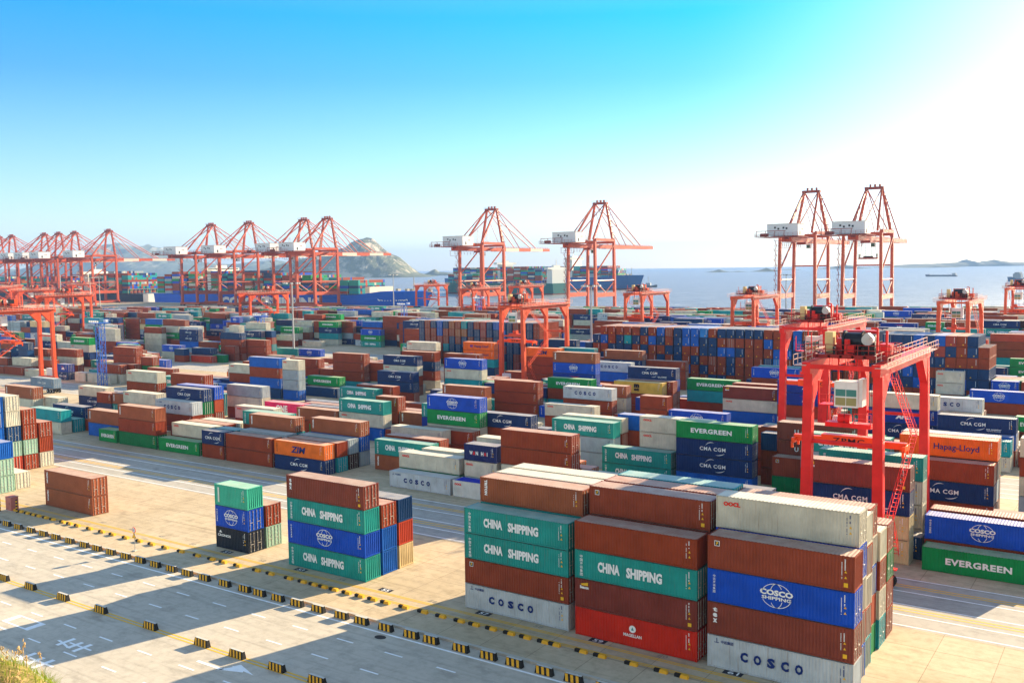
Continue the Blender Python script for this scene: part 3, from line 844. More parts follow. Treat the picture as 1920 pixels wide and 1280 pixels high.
-47.7 315.05 4 0 260 1 0 13
-596.7 312.2 4 0 268 26 0 0 0 0 0 0
-543.9 312.2 2 0 268 15 0 14 14 14 14
-510.9 312.2 4 0 268 15 0 0 0 0 10 8
-418.5 312.2 4 0 268 11 0 1 17 30 11
-405.3 312.2 2 0 268 5 0 26 26 26
-398.7 312.2 4 0 268 23 0 36 17 10 14 0
-385.5 312.2 4 0 268 15 0 30 11 11 17
-339.3 312.2 4 0 268 7 0 0 0 15
-320.7 312.2 4 0 270 11 0 17 26 13 11
-294.5 312.2 4 0 263 7 0 8 11 10
-262.1 312.2 4 0 268 31 0 1 1 30 0 31
-235.7 312.2 4 0 268 27 0 22 22 22 22 22
-202.7 312.2 4 0 268 7 0 9 11 0 0
-156.5 312.2 4 0 268 19 0 30 0 26 15 7
-83.9 312.2 2 0 268 31 0 11 11 11 11 11
-77.3 312.2 2 0 268 31 0 0 0 31 20 0
-70.7 312.2 4 0 268 15 0 17 17 17 17 17
-539.6 303.65 2 0 268 27 0 14 14 8 0 0
-460.4 303.65 4 0 268 31 0 10 0 10 15 14
-447.2 303.65 4 0 268 31 0 0 0 14 0 0
-390.9 303.65 4 0 265 2 0 0 13
-365.1 303.65 4 0 268 15 0 0 14 11 1 0
-337.1 303.65 4 0 280 6 0 0 15 11
-324.5 303.65 4 0 268 1 0 0
-258.5 303.65 4 0 268 31 0 11 11 11 0 15
-80.3 303.65 4 0 268 27 0 17 28 0 26 0
-539.6 300.8 4 0 268 31 0 0 0 10 10 0
-526.4 300.8 4 0 268 7 0 0 11 15 28
-493.4 300.8 4 0 268 15 0 0 0 0 0
-480.2 300.8 4 0 268 31 0 8 8 8 8 8
-467 300.8 4 0 268 15 0 13 8 0 13 0
-453.8 300.8 4 0 268 14 0 14 0 17 0
-440.6 300.8 4 0 268 25 0 8 0 0 0 0
-427.4 300.8 4 0 268 14 0 0 17 15 31 8
-414.2 300.8 4 0 268 30 0 32 20 10 0 17
-374.6 300.8 4 0 268 9 0 28 0 30 10
-361.4 300.8 4 0 268 31 0 14 0 8 26 0
-348.2 300.8 2 0 268 30 0 15 0 22 32 13
-319.8 300.8 4 0 270 1 0 15
-76.2 300.8 4 0 268 27 0 1 13 36 31 0
-526.4 297.95 4 0 268 15 0 0 0 10 11
-480.2 297.95 4 0 268 23 0 7 8 10 26 0
-453.8 297.95 2 0 268 13 0 11 11 11 11
-354.1 297.95 4 0 268 31 0 0 0 0 13 10
-334.2 297.95 4 0 265 2 0 0 15
-169.8 297.95 2 0 268 7 0 0 0 0
-579.2 295.1 4 0 268 23 0 20 0 17 13 30
-533 295.1 4 0 268 27 0 0 20 14 31 14
-519.8 295.1 4 0 268 12 0 13 10 10 13
-480.2 295.1 4 0 268 30 0 8 8 8 8 8
-445.5 295.1 4 0 268 15 0 0 0 0 0
-432.9 295.1 2 0 268 15 0 13 30 22 1
-399.9 295.1 4 0 268 5 0 0 0 32 0
-360.3 295.1 4 0 268 7 0 30 30 30 30 30
-254.7 295.1 4 0 268 14 0 13 13 13 13 13
-546.2 292.25 4 0 268 31 0 8 8 8 8 8
-513.2 292.25 4 0 268 15 0 9 30 0 0
-401 292.25 4 0 268 23 0 11 0 0 13 30
-361.4 292.25 2 0 268 11 0 1 1 1 1
-170 292.25 2 0 268 7 0 0 0 0
-163.4 292.25 4 0 268 30 0 0 0 0 0 0
-559.4 289.4 4 0 268 31 0 0 0 0 0 0
-546.2 289.4 2 0 268 31 0 11 26 15 0 10
-539.6 289.4 4 0 268 14 0 13 13 1 0 0
-526.4 289.4 4 0 268 14 0 0 32 11 17
-513.2 289.4 4 0 268 13 0 13 30 20 17
-453.8 289.4 2 0 268 23 0 17 17 17 17 17
-447.2 289.4 2 0 268 13 0 0 0 0 0
-387.8 289.4 4 0 268 3 0 0 0 0 13
-354.8 289.4 2 0 268 31 0 8 17 30 0 10
-348.2 289.4 4 0 268 15 0 0 14 26 8
-335 289.4 2 0 268 31 0 26 17 8 7 17
-249.2 289.4 4 0 268 15 0 0 0 0 0
-183.2 289.4 2 0 268 13 0 7 7 7 7
-176.6 289.4 4 0 268 7 0 15 10 31
-522.1 267.15 4 0 268 30 0 14 26 0 32 8
-508.9 267.15 4 0 268 23 0 13 8 1 13 0
-482.5 267.15 4 0 268 2 0 0 1 11
-466.5 267.15 4 0 270 7 0 0 0 17
-453.9 267.15 2 0 268 0 0 1 14
-447.3 267.15 4 0 268 3 0 0 1
-401.1 267.15 4 0 268 1 0 30
-335.1 267.15 4 0 268 1 0 13 0 0
-315.3 267.15 4 0 268 25 0 0 1 0 26 0
-299.3 267.15 4 0 280 1 0 26
-286.2 267.15 4 0 290 1 1 10
-166.7 267.15 2 0 268 13 0 0 0 0 0
-160.1 267.15 4 0 268 7 0 0 28 10
-40.2 267.15 4 0 268 0 0 14 31
-27 267.15 4 0 268 3 0 31 9
-502.3 264.3 2 0 268 14 0 14 31 15 0
-489.1 264.3 4 0 268 23 0 8 8 8 8 8
-416.5 264.3 4 0 268 15 0 8 0 0 32 13
-403.3 264.3 4 0 268 1 0 8
-383.5 264.3 4 0 268 29 0 30 13 0 11 31
-370.3 264.3 4 0 268 22 0 0 0 0 0 0
-357.1 264.3 4 0 268 15 0 10 0 32 15
-324.1 264.3 4 0 268 15 0 17 14 9 26
-166.7 264.3 4 0 268 15 8 26 31 36 14
-32.3 264.3 4 0 268 3 0 31 0
-218.5 262 4 1 268 63 0 34 34 14 14 14 14
-215.8 262 4 1 268 63 0 0 26 14 0 0 0
-213.1 262 4 1 268 63 0 14 35 0 0 0 14
-210.3 262 4 1 268 63 0 14 0 35 35 31 31
-207.6 262 4 1 268 63 0 14 0 26 0 0 14
-204.9 262 4 1 268 63 0 35 34 14 14 0 34
-202.2 262 4 1 268 63 0 0 14 14 0 34 0
-199.5 262 4 1 268 63 0 14 34 14 14 34 26
-196.7 262 4 1 268 63 0 0 0 14 0 14 14
-194 262 4 1 268 63 0 14 0 26 14 14 0
-191.3 262 4 1 268 63 0 34 31 31 0 35 35
-188.6 262 4 1 268 63 0 0 14 0 0 14 14
-185.9 262 4 1 268 63 0 14 31 14 14 14 31
-183.1 262 4 1 268 63 0 26 14 35 14 31 14
-180.4 262 4 1 268 63 0 14 14 14 14 14 14
-177.7 262 4 1 268 63 0 35 0 14 14 0 0
-175 262 4 1 268 63 0 14 35 14 0 14 0
-172.3 262 4 1 268 63 0 0 34 14 14 14 14
-169.5 262 4 1 268 63 56 0 0 31 14 0 0
-489.1 261.45 4 0 268 15 0 0 0 0 0
-475.9 261.45 4 0 268 9 0 26 26 26 26
-416.5 261.45 4 0 268 14 0 32 17 1 0
-390.1 261.45 2 0 268 0 0 0
-357.1 261.45 2 0 268 31 0 11 32 0 15 0
-350.5 261.45 4 0 268 3 0 32 0
-324.1 261.45 4 0 268 3 0 30 30 30 30
-310.9 261.45 4 0 268 31 16 17 17 17 17 17
-32.3 261.45 4 0 268 3 0 15 0
-495.7 258.6 2 0 268 31 0 0 0 31 15 0
-489.1 258.6 4 0 268 12 0 9 9 9 9
-436.3 258.6 4 0 268 1 0 26
-423.1 258.6 4 0 268 31 0 10 13 0 9 26
-409.9 258.6 2 0 268 13 0 11 0 14 15
-390.1 258.6 4 0 268 0 0 31
-376.9 258.6 4 0 268 1 0 28 11 13
-363.7 258.6 4 0 268 15 0 0 0 11 15
-350.5 258.6 4 0 268 15 0 9 9 9 9
-324.1 258.6 4 0 268 7 0 7 0 13
-310.9 258.6 4 0 268 7 0 0 14 0 8
-205.3 258.6 4 0 268 1 0 0
-32.3 258.6 4 0 268 3 0 28 28
-147.8 258.5 4 1 268 0 0 0 0 0 14
-145 258.5 4 1 268 0 0 0 0 0 0 14
-142.3 258.5 4 1 268 0 0 14 0 14 0 31 0
-139.6 258.5 4 1 268 0 0 31 0 0 14 0 0
-136.8 258.5 4 1 268 0 0 0 0 0 14 14 0
-134.1 258.5 4 1 268 0 0 0 0 14 14 26 0
-131.3 258.5 4 1 268 0 0 14 0 0 0 14 0
-128.6 258.5 4 1 268 0 0 0 0 0 14 0 14
-125.9 258.5 4 1 268 0 0 0 0 0 0 31 0
-123.1 258.5 4 1 268 0 0 14 14 14 0 14 31
-120.4 258.5 4 1 268 32 0 0 0 0 14 0 0
-117.6 258.5 4 1 268 0 0 14 0 14 14 14 14
-114.9 258.5 4 1 268 0 0 0 31 0 0 31 31
-112.2 258.5 4 1 268 0 0 0 0 14 0 31 31
-109.4 258.5 4 1 268 0 0 0 14 0 14 14 33
-106.7 258.5 4 1 268 4 0 14 0 0 14 14 0
-103.9 258.5 4 1 268 0 0 14 0 0 31 0 14
-101.2 258.5 4 1 268 16 0 0 14 14 31 0 14
-98.5 258.5 4 1 268 0 0 0 0 0 14 0 14
-95.7 258.5 4 1 268 0 0 0 0 0 0 0 14
-93 258.5 4 1 268 0 0 14 0 0 0 0 14
-90.2 258.5 4 1 268 4 0 14 14 14 0 31 0
-87.5 258.5 4 1 268 4 0 0 0 33 31 0 0
-84.8 258.5 4 1 268 16 0 14 0 0 31 14 0
-82 258.5 4 1 268 16 0 0 0 14 14 31 31
-79.3 258.5 4 1 268 32 0 0 0 0 0 14 0
-76.5 258.5 4 1 268 0 0 31 14 14 14 14 0
-73.8 258.5 4 1 268 0 0 31 14 0 0 0 14
-71.1 258.5 4 1 268 16 0 14 0 14 31 0 0
-68.3 258.5 4 1 268 0 0 0 0 0 0 14 14
-65.6 258.5 4 1 268 0 0 14 0 0 14 0 0
-62.8 258.5 4 1 268 0 62 14 0 14 0 0 14
-495.7 255.75 4 0 268 29 0 0 26 17 14 31
-469.3 255.75 4 0 268 12 0 30 15 31 14
-429.7 255.75 4 0 268 3 0 8 11
-416.5 255.75 4 0 268 7 0 0 0 0
-403.3 255.75 4 0 268 14 0 9 13 14 13
-376.9 255.75 4 0 268 1 0 0
-353.5 255.75 4 0 260 2 0 10 0
-340.9 255.75 4 0 268 3 0 30 26
-327.7 255.75 4 0 268 3 0 17 10
-301.3 255.75 4 0 268 7 0 0 26 0 14
-222.1 255.75 4 0 268 7 0 0 7 11
-32.3 255.75 2 0 268 3 2 10 10
-25.7 255.75 2 0 268 3 0 11 0
-57.6 255 4 1 268 32 0 14 31 14 14 14 14
-55.1 255 4 1 268 0 0 0 14 14 14 14 14
-52.6 255 4 1 268 0 0 0 14 31 14 31 14
-50.1 255 4 1 268 0 0 0 31 14 14 14 31
-47.6 255 4 1 268 0 0 14 14 0 14 14 14
-45.1 255 4 1 268 1 0 0 14 0 14 35 31
-42.6 255 4 1 268 0 0 0 14 14 0 14 35
-40.1 255 4 1 268 0 0 14 31 14 0 0 0
-37.6 255 4 1 268 0 32 0 14 14 0 14 14
-35.1 255 4 1 268 0 30 14 14 14 0 0
-495.7 252.9 4 0 268 13 0 10 0 0 10
-482.5 252.9 4 0 268 15 0 30 30 30 30
-469.3 252.9 4 0 268 7 0 8 31 0
-442.9 252.9 2 0 268 1 0 10 0
-429.7 252.9 4 0 268 1 0 32
-403.3 252.9 4 0 268 11 0 11 17 0 9
-368 252.9 4 0 265 11 0 17 17 17 0
-343.4 252.9 4 0 258 15 0 30 31 13 13
-330.8 252.9 4 0 268 3 0 17 0
-317.6 252.9 4 0 268 3 0 32 32
-304.4 252.9 4 0 268 13 0 7 8 8 13
-245 252.9 4 0 268 1 0 17
-218.6 252.9 4 0 268 7 0 9 26 8
-192.2 252.9 4 0 268 6 0 14 0 7
-152.6 252.9 4 0 268 7 0 11 17 13
-93.2 252.9 4 0 268 1 0 14
-80 252.9 4 0 268 1 0 13
-406.2 244.35 4 0 268 5 0 8 8 0
-393 244.35 4 0 268 13 0 9 0 0 8
-379.8 244.35 4 0 268 3 0 0 0
-320.4 244.35 4 0 268 1 0 0
-307.2 244.35 2 0 268 3 0 0 11
-300.6 244.35 2 0 268 31 0 0 0 26 17 17
-291.5 244.35 4 0 270 6 6 0 0 0
-278.9 244.35 4 0 268 1 0 0
-250.4 244.35 4 0 260 1 0 0
-237.8 244.35 4 0 268 1 0 0
-211.4 244.35 4 0 268 1 0 15 15 15
-198.2 244.35 4 0 268 1 0 11
-185.3 244.35 4 0 268 13 12 14 26 19 19
-42.8 244.35 2 0 277 7 6 0 15 15
-35.9 244.35 4 0 280 1 0 26
-399.6 241.5 4 0 268 7 0 11 8 0
-386.4 241.5 4 0 268 15 0 0 11 1 0
-373.2 241.5 4 0 268 3 0 26 26
-302.3 241.5 4 0 270 13 12 0 0 0 14
-276.5 241.5 4 0 268 1 0 7
-203.9 241.5 4 0 268 1 0 1
-164.3 241.5 4 0 268 1 0 0
-137.9 241.5 4 0 268 6 0 8 9 32
-118.6 241.5 4 0 263 7 4 0 0 0
-85.7 241.5 4 0 263 7 0 0 0 26
-59.9 241.5 4 0 268 1 0 0
-46.7 241.5 4 0 268 1 0 8
-393 238.65 4 0 268 6 0 14 14 14
-379.8 238.65 4 0 268 15 0 13 14 26 0
-366.6 238.65 4 0 268 3 0 10 0
-327 238.65 4 0 268 0 0 13
-313.8 238.65 4 0 268 1 0 0
-296.9 238.65 2 0 290 3 0 0 0
-264 238.65 4 0 268 1 0 0
-204.6 238.65 4 0 268 15 0 14 14 14 14
-191.4 238.65 4 0 268 0 0 15
-165 238.65 4 0 268 1 1 0
-145.8 238.65 4 0 268 15 0 0 0 26 26
-130.4 238.65 4 0 265 14 8 0 0 13 1
-84.8 238.65 4 0 268 3 0 0 0
-58.4 238.65 4 0 268 1 0 14
-419.4 235.8 4 0 268 3 0 15 15
-393 235.8 4 0 268 7 0 0 15 0
-375.5 235.8 4 0 273 15 0 0 0 17 17
-362.9 235.8 4 0 268 0 0 13 10
-331.8 235.8 4 0 265 3 0 17 10
-319.2 235.8 4 0 268 0 0 1
-306 235.8 4 0 268 1 0 14
-279.6 235.8 4 0 268 0 0 15
-266.4 235.8 4 0 268 0 0 15
-202 235.8 4 0 270 11 8 31 17 0 15
-189.4 235.8 4 0 268 1 0 17
-155.5 235.8 4 0 265 7 14 0 0 0 18
-142.9 235.8 4 0 268 7 0 13 13 13
-85.5 235.8 4 0 267 5 4 0 0 10
-72.9 235.8 2 0 268 0 0 30 0
-66.3 235.8 4 0 268 0 0 0
-34.1 235.8 4 0 265 3 3 0 10
-419.4 232.95 4 0 268 7 0 13 13 13
-393 232.95 4 0 268 3 0 13 0
-309.1 232.95 4 0 260 3 2 32 14
-296.6 232.95 2 0 290 0 0 28
-276.9 232.95 4 0 268 1 0 14
-263.7 232.95 4 0 268 1 0 22
-191.1 232.95 4 0 268 1 0 17
-138.3 232.95 4 0 268 3 0 0 0 0
-72.3 232.95 4 0 268 1 0 8
-59.1 232.95 4 0 268 0 0 13
-419.4 230.1 4 0 268 23 0 32 13 9 14 22
-353.4 230.1 4 0 268 3 0 8 8
-340.2 230.1 4 0 268 1 0 30
-312.6 230.1 2 0 255 1 0 17
-305.8 230.1 4 0 255 1 1 32
-273.4 230.1 4 0 268 1 0 31
-247 230.1 4 0 268 1 0 17
-194.2 230.1 4 0 268 1 0 17
-129.6 230.1 4 0 270 7 6 0 31 9
-77.4 230.1 4 0 268 3 0 0 0
-64.2 230.1 4 0 268 1 0 14
-312.2 227.25 2 0 255 0 0 0 14
-94.5 210.7 4 0 290 1 0 31
-401.9 207.85 4 0 268 15 0 0 0 36 0
-388.7 207.85 4 0 268 6 0 0 31 0
-375.5 207.85 2 0 268 15 0 30 30 30 30
-316.1 207.85 2 0 268 1 0 0 7 8
-309.5 207.85 4 0 268 3 0 0 0
-223.7 207.85 4 0 268 3 0 15 0
-210.5 207.85 4 0 268 3 0 0 0
-180 207.85 4 0 270 7 14 17 0 14 0
-164.6 207.85 4 0 270 13 8 26 0 0 0
-132.2 207.85 4 0 268 3 0 13 13
-95.4 207.85 4 0 270 1 0 0
-66.5 207.85 4 0 260 1 0 15
-53.9 207.85 4 0 268 3 0 0 8
-408.5 205 4 0 268 13 0 0 0 36 0
-395.3 205 2 0 268 15 0 0 0 0 0
-388.7 205 2 0 268 10 0 17 22 0 28
-382.1 205 4 0 268 3 0 8 0
-367.2 205 4 0 265 14 8 0 0 13 17
-354.6 205 4 0 268 1 0 14 0 17
-341.4 205 4 0 268 3 0 11 11
-315 205 4 0 268 6 0 0 0 0
-213.9 205 2 0 268 3 0 0 0
-207.3 205 2 0 268 3 0 20 20
-187.5 205 4 0 268 6 0 13 9 0
-147.9 205 2 0 268 3 0 7 0
-129.9 205 2 0 275 3 0 4 8
-123.4 205 4 0 268 3 0 10 36
-89.9 205 4 0 270 7 7 0 26 11
-50.9 205 2 0 268 3 0 0 0
-388.7 202.15 4 0 268 1 0 32 0 13
-375.5 202.15 4 0 268 3 0 17 14
-335.9 202.15 4 0 268 3 0 13 7
-316.1 202.15 4 0 268 3 0 13 14
-302.9 202.15 4 0 268 1 0 32 17
-250.1 202.15 4 0 268 1 0 32
-217.1 202.15 4 0 268 3 0 0 30
-203.9 202.15 2 0 268 3 0 1 1
-197.3 202.15 4 0 268 7 0 0 0 0
-184.1 202.15 4 0 268 4 0 0 15 32
-157.7 202.15 4 0 268 0 0 20 9
-144.5 202.15 4 0 268 3 0 0 0
-125 202.15 4 0 264 31 28 14 28 20 10 1
-112.4 202.15 4 0 268 3 0 13 10
-77.7 202.15 4 0 267 7 4 0 0 0
-51.9 202.15 4 0 268 3 0 13 26
-38.7 202.15 4 0 268 2 0 31 0
-401.9 199.3 4 0 268 11 0 20 20 20 20
-362.3 199.3 4 0 268 1 0 0
-335.8 199.3 4 0 268 5 8 0 13 15 11
-323.2 199.3 4 0 268 1 0 8
-296.8 199.3 4 0 268 2 0 26 0
-217.5 199.3 4 0 267 7 4 31 0 0
-204.9 199.3 4 0 268 3 0 9 0
-191.7 199.3 4 0 268 4 0 17 0 0
-178.5 199.3 4 0 268 1 0 17
-152.1 199.3 4 0 268 3 0 0 0
-138.9 199.3 4 0 268 3 0 28 28
-125.7 199.3 4 0 268 0 0 0 1
-102.4 199.3 4 0 270 15 8 0 0 10 12
-38.7 199.3 4 0 267 5 4 0 17 9
-388.7 196.45 4 0 268 15 0 32 15 0 31
-349.1 196.45 4 0 268 0 0 8
-309.5 196.45 4 0 268 2 0 0 17
-243.5 196.45 4 0 268 1 0 36
-196.5 196.45 4 0 265 15 14 26 0 0 0
-177 196.45 4 0 268 13 12 0 0 15 13
-155.3 196.45 4 0 270 15 14 0 26 15 10
-142.7 196.45 4 0 268 3 0 17 11
-129.5 196.45 4 0 268 3 0 26 0
-101.8 196.45 4 0 270 7 4 0 0 0
-77.7 196.45 4 0 263 7 7 31 15 4
-65.1 196.45 4 0 268 7 0 0 9 1
-51.9 196.45 4 0 268 0 0 13
-20.6 196.45 2 0 280 3 0 0 11
-375.5 193.6 4 0 268 7 0 15 13 0
-349.1 193.6 4 0 268 1 0 15
-335.9 193.6 4 0 268 3 0 0 0
-309.5 193.6 4 0 268 3 0 13 13
-296.3 193.6 4 0 268 5 0 0 0 0
-283.1 193.6 4 0 268 3 0 10 10
-217.1 193.6 4 0 268 1 0 11
-184.1 193.6 4 0 268 1 0 30
-157.7 193.6 4 0 268 1 0 1
-140.4 193.6 4 0 270 3 0 0 13
-127.7 193.6 2 0 255 1 0 8 23
-121.3 193.6 4 0 260 3 6 26 0 11
-103.1 193.6 4 0 267 7 4 0 0 21
-64.6 193.6 4 0 260 11 15 17 0 20 20
-52 193.6 4 0 268 1 0 26
-32.2 193.6 4 0 268 3 0 13 30
-19 193.6 4 0 268 1 0 26
-357.9 185.05 2 0 290 3 0 0 0
-351.4 185.05 4 0 268 5 0 13 13 13
-338.2 185.05 4 0 268 3 0 31 11
-320.5 185.05 4 0 270 7 6 0 17 0
-294.7 185.05 4 0 268 3 0 7 36
-281.5 185.05 4 0 268 7 0 0 17 17
-241.9 185.05 4 0 268 0 0 0
-228.7 185.05 2 0 268 2 0 31 15
-222.1 185.05 4 0 268 7 0 0 0 0
-208.9 185.05 4 0 268 0 0 14
-195.1 185.05 4 0 260 2 2 0 11
-168.9 185.05 4 0 263 3 6 0 14 13
-136.5 185.05 4 0 268 1 0 8
-123.3 185.05 2 0 268 1 0 17
-101.6 185.05 2 0 267 5 6 15 15 1
-93.3 185.05 2 0 290 3 0 0 20
-47.2 185.05 4 0 268 3 4 26 8 0
-20.8 185.05 4 0 268 1 0 17
-333.9 182.2 4 0 267 7 4 0 17 0
-294.9 182.2 2 0 268 0 0 0
-288.3 182.2 4 0 268 0 0 0 22
-235.5 182.2 4 0 268 1 0 13
-193.4 182.2 4 0 260 1 1 14
-180.8 182.2 4 0 268 1 0 30
-129.1 182.2 4 0 267 7 7 0 0 0
-116.5 182.2 4 0 268 1 0 10
-63.7 182.2 4 0 268 1 0 8
-50.5 182.2 4 0 268 0 0 10
-24.1 182.2 4 0 268 1 0 15
-364.6 179.35 4 0 268 15 0 13 31 26 10
-292 179.35 4 0 268 1 0 26
-263.5 179.35 2 0 268 5 0 0 28 0
-221.3 179.35 4 0 260 3 6 31 0 15
-108.3 179.35 4 0 267 7 6 0 0 9
-95.7 179.35 4 0 268 0 0 0
-43.2 179.35 4 0 270 15 14 0 13 20 15
-30.6 179.35 4 0 268 3 0 17 17
-278 179.35 4 0 268 13 12 0 0 0 0
-358 176.5 4 0 268 3 0 0 0
-330.3 176.5 2 0 265 11 0 17 0 14 14
-321 176.5 4 0 255 3 2 0 0
-274.8 176.5 4 0 290 3 0 0 0
-256 176.5 4 0 268 2 0 14 0
-236.5 176.5 4 0 268 1 0 10
-144.1 176.5 4 0 268 1 0 26 13
-30.5 176.5 4 0 267 3 4 0 31 12
-17.9 176.5 4 0 268 0 0 0
-344.6 173.65 4 0 255 3 0 0 0
-329.2 173.65 4 0 285 3 2 0 17
-277.9 173.65 4 0 290 2 2 17 0
-225.7 173.65 4 0 268 1 0 31
-205.7 173.65 4 0 275 7 14 14 31 0 31
-192.5 173.65 2 0 268 15 15 31 30 30 15
-165.6 173.65 4 0 285 1 2 0 0
-139.8 173.65 4 0 268 0 0 13 17
-86.5 173.65 2 0 267 3 4 0 0 0
-80.1 173.65 4 0 275 3 2 0 10
-34.5 173.65 2 0 268 3 0 8 30
-24.6 173.65 2 0 270 3 0 0 31
-341.9 170.8 4 0 255 1 0 0
-329.4 170.8 4 0 280 1 1 0
-316.1 170.8 4 0 255 1 1 15
-296.3 170.8 2 0 255 3 0 13 20
-286.3 170.8 2 0 290 1 0 17
-279.2 170.8 4 0 290 1 1 17
-213.1 170.8 4 0 255 1 0 13
-168.7 170.8 4 0 260 1 2 8 8
-149.5 170.8 4 0 268 1 0 0
-135.8 170.8 4 0 255 3 4 0 22 1
-107.8 170.8 4 0 265 3 2 0 15
-24.5 170.8 2 0 255 1 3 17 26
-234.9 148.55 4 0 268 0 0 14
-209.9 148.55 4 0 267 7 0 14 17 8
-197.3 148.55 4 0 268 3 0 1 1
-157.7 148.55 4 0 268 3 0 0 14
-131.3 148.55 4 0 268 1 0 0 0
-78.4 148.55 2 0 273 7 6 0 0 31
-58.7 148.55 4 0 268 5 0 0 0 0
-45.5 148.55 4 0 268 7 0 0 31 11
-188.7 145.7 2 0 268 3 0 26 26
-180.8 145.7 4 0 263 5 6 0 17 30
-155 145.7 4 0 268 2 0 0 0
-133.6 145.7 2 0 273 7 4 3 0 0
-127.1 145.7 4 0 268 3 2 1 1
-106.3 145.7 4 0 275 2 0 0 17
-88.3 145.7 4 0 260 7 4 0 0 17
-51.2 145.7 4 0 290 5 0 0 0 0
-38.6 145.7 4 0 268 7 0 30 14 32
-195.3 142.85 4 0 268 7 0 10 0 14
-164.5 142.85 4 0 265 0 2 0 24
-151.9 142.85 4 0 268 2 0 1 13
-132.1 142.85 4 0 268 1 0 8
-118.9 142.85 4 0 268 1 0 15 20 8
-92.5 142.85 4 0 268 3 0 8 13
-50.2 142.85 2 0 273 7 7 0 0 14
-30.5 142.85 4 0 268 6 0 15 31 0
-14.3 142.85 2 0 265 6 0 30 17 0 17
-233.3 140 4 0 255 3 3 13 15
-151.2 140 4 0 265 3 2 0 1
-138.6 140 4 0 267 2 7 31 15 8
-126 140 4 0 268 1 0 0
-103.6 140 4 0 263 7 4 0 0 13
-86.9 140 4 0 267 2 7 30 30 8
-46.7 140 4 0 265 7 12 0 0 25 25
-28.7 140 4 0 270 15 8 0 0 28 17
-207.5 137.15 4 0 268 15 12 0 30 0 15
-190.1 137.15 4 0 273 15 8 0 0 0 0
-144.5 137.15 4 0 268 1 0 11
-112.8 137.15 4 0 270 15 14 0 17 11 10
-68.4 137.15 4 0 255 15 12 0 0 15 15
-46.5 137.15 4 0 290 2 3 28 2
-28.5 137.15 4 0 270 13 8 0 30 7 19
-215.9 134.3 2 0 255 3 2 14 0
-209.4 134.3 4 0 268 3 0 8 1
-164.2 134.3 4 0 275 3 2 0 15
-112.4 134.3 4 0 255 2 2 0 0
-73.8 134.3 4 0 260 3 3 8 8
-60.7 134.3 4 0 262 14 15 31 13 13 11
-41.3 134.3 4 0 258 11 8 0 0 30 8
-28.5 134.3 4 0 270 7 7 0 13 0
-116.9 131.45 4 0 270 2 2 0 17
-191.8 125.75 4 0 263 7 4 17 0 15
-172.3 125.75 4 0 265 10 8 31 0 0 10
-73.9 125.75 4 0 268 0 0 26
-34.3 125.75 4 0 268 1 0 32
-243.8 122.9 4 0 268 3 0 1 0
-172.2 122.9 4 0 260 15 8 31 0 28 13
-110.7 122.9 4 0 280 3 2 0 0
-84.9 122.9 4 0 268 7 0 26 1 15
-243.8 120.05 4 0 268 3 0 1 0
-214.6 120.05 2 0 290 3 2 0 17
-172 120.05 4 0 270 5 6 0 0 9
-157.5 120.05 4 0 255 3 2 14 17
-144.6 120.05 4 0 257 6 4 31 0 8
-126.2 120.05 4 0 260 7 7 30 31 1
-110.6 120.05 4 0 265 3 3 1 8
-88.7 120.05 2 0 255 5 4 0 0 17
-82.2 120.05 4 0 268 3 0 36 36
-14.8 120.05 4 0 268 1 0 20 0
-34 117.9 4 0 285 15 14 17 17 17 8
-20.9 117.4 4 0 285 3 2 17 0
-226.1 117.2 4 0 273 6 6 0 17 1
-205.8 117.2 4 0 255 3 2 26 13
-193.2 117.2 4 0 268 1 0 0
-158.4 117.2 4 0 255 1 2 14 0
-139.4 117.2 4 0 263 7 4 0 26 1
-126.2 117.2 4 0 260 3 3 7 30
-97.7 117.2 4 0 270 3 2 0 15
-78.5 117.2 4 0 268 3 0 0 1
-52.1 117.2 4 0 268 2 0 11 13
-27.3 115 2 0 268 1 1 14
-20.9 114.5 4 0 278 3 3 0 10
-205.2 114.35 4 0 290 1 1 26
-187.4 114.35 4 0 280 3 3 31 1
-174.8 114.35 4 0 268 1 0 15
-158.8 114.35 4 0 255 1 2 0 15
-145.7 114.35 2 0 255 1 0 0 26
-138.6 114.35 4 0 270 1 2 0 30
-126.1 114.35 4 0 255 1 3 26 0
-100.1 114.35 4 0 255 3 2 28 15
-86.9 114.35 2 0 255 3 6 9 15 23
-80 114.35 4 0 262 14 12 17 17 0 0
-67.4 114.35 4 0 268 3 0 0 15
-34.3 112.2 4 0 280 15 15 22 22 12 4
-20.6 111.6 4 0 268 1 1 11
-205.2 111.5 4 0 255 1 3 17 26
-179.1 111.5 2 0 255 0 1 11
-172.1 111.5 4 0 267 1 7 28 0 1
-159.2 111.5 4 0 255 1 1 11
-146 111.5 2 0 255 3 3 0 13
-139.2 111.5 4 0 255 1 3 0 0
-126.3 111.5 4 0 255 3 3 13 18
-99.7 111.5 4 0 255 1 1 9
-87 111.5 2 0 255 1 1 16
-175.6 90.3 4 0 268 5 7 17 0 0
-31.5 88.85 4 0 266 15 15 0 0 28 0
-175.6 87.45 4 0 268 15 15 0 29 0 0
-31.5 86 4 0 266 7 15 26 17 0 17
-175.6 84.6 4 0 268 23 28 32 29 14 17 17
-57 83.35 4 0 259 26 16 26 0 14 0 17
-44 83.25 4 0 272 31 16 28 0 17 0 26
-31.7 83.15 4 0 266 28 16 28 0 31 17 0
-175.6 81.7 4 0 268 27 0 0 0 31 31 31
-83.1 80.7 4 0 268 0 7 22 32 14
-57 80.5 4 0 259 5 16 0 13 0 30 17
-44 80.4 4 0 272 11 16 0 17 0 14 0
-31.4 80.3 4 0 266 15 16 26 0 17 0 17
-161.9 78.45 4 0 268 1 1 17
-96.4 78.05 2 0 268 3 3 29 0
-83.1 77.85 4 0 268 4 7 31 31 0
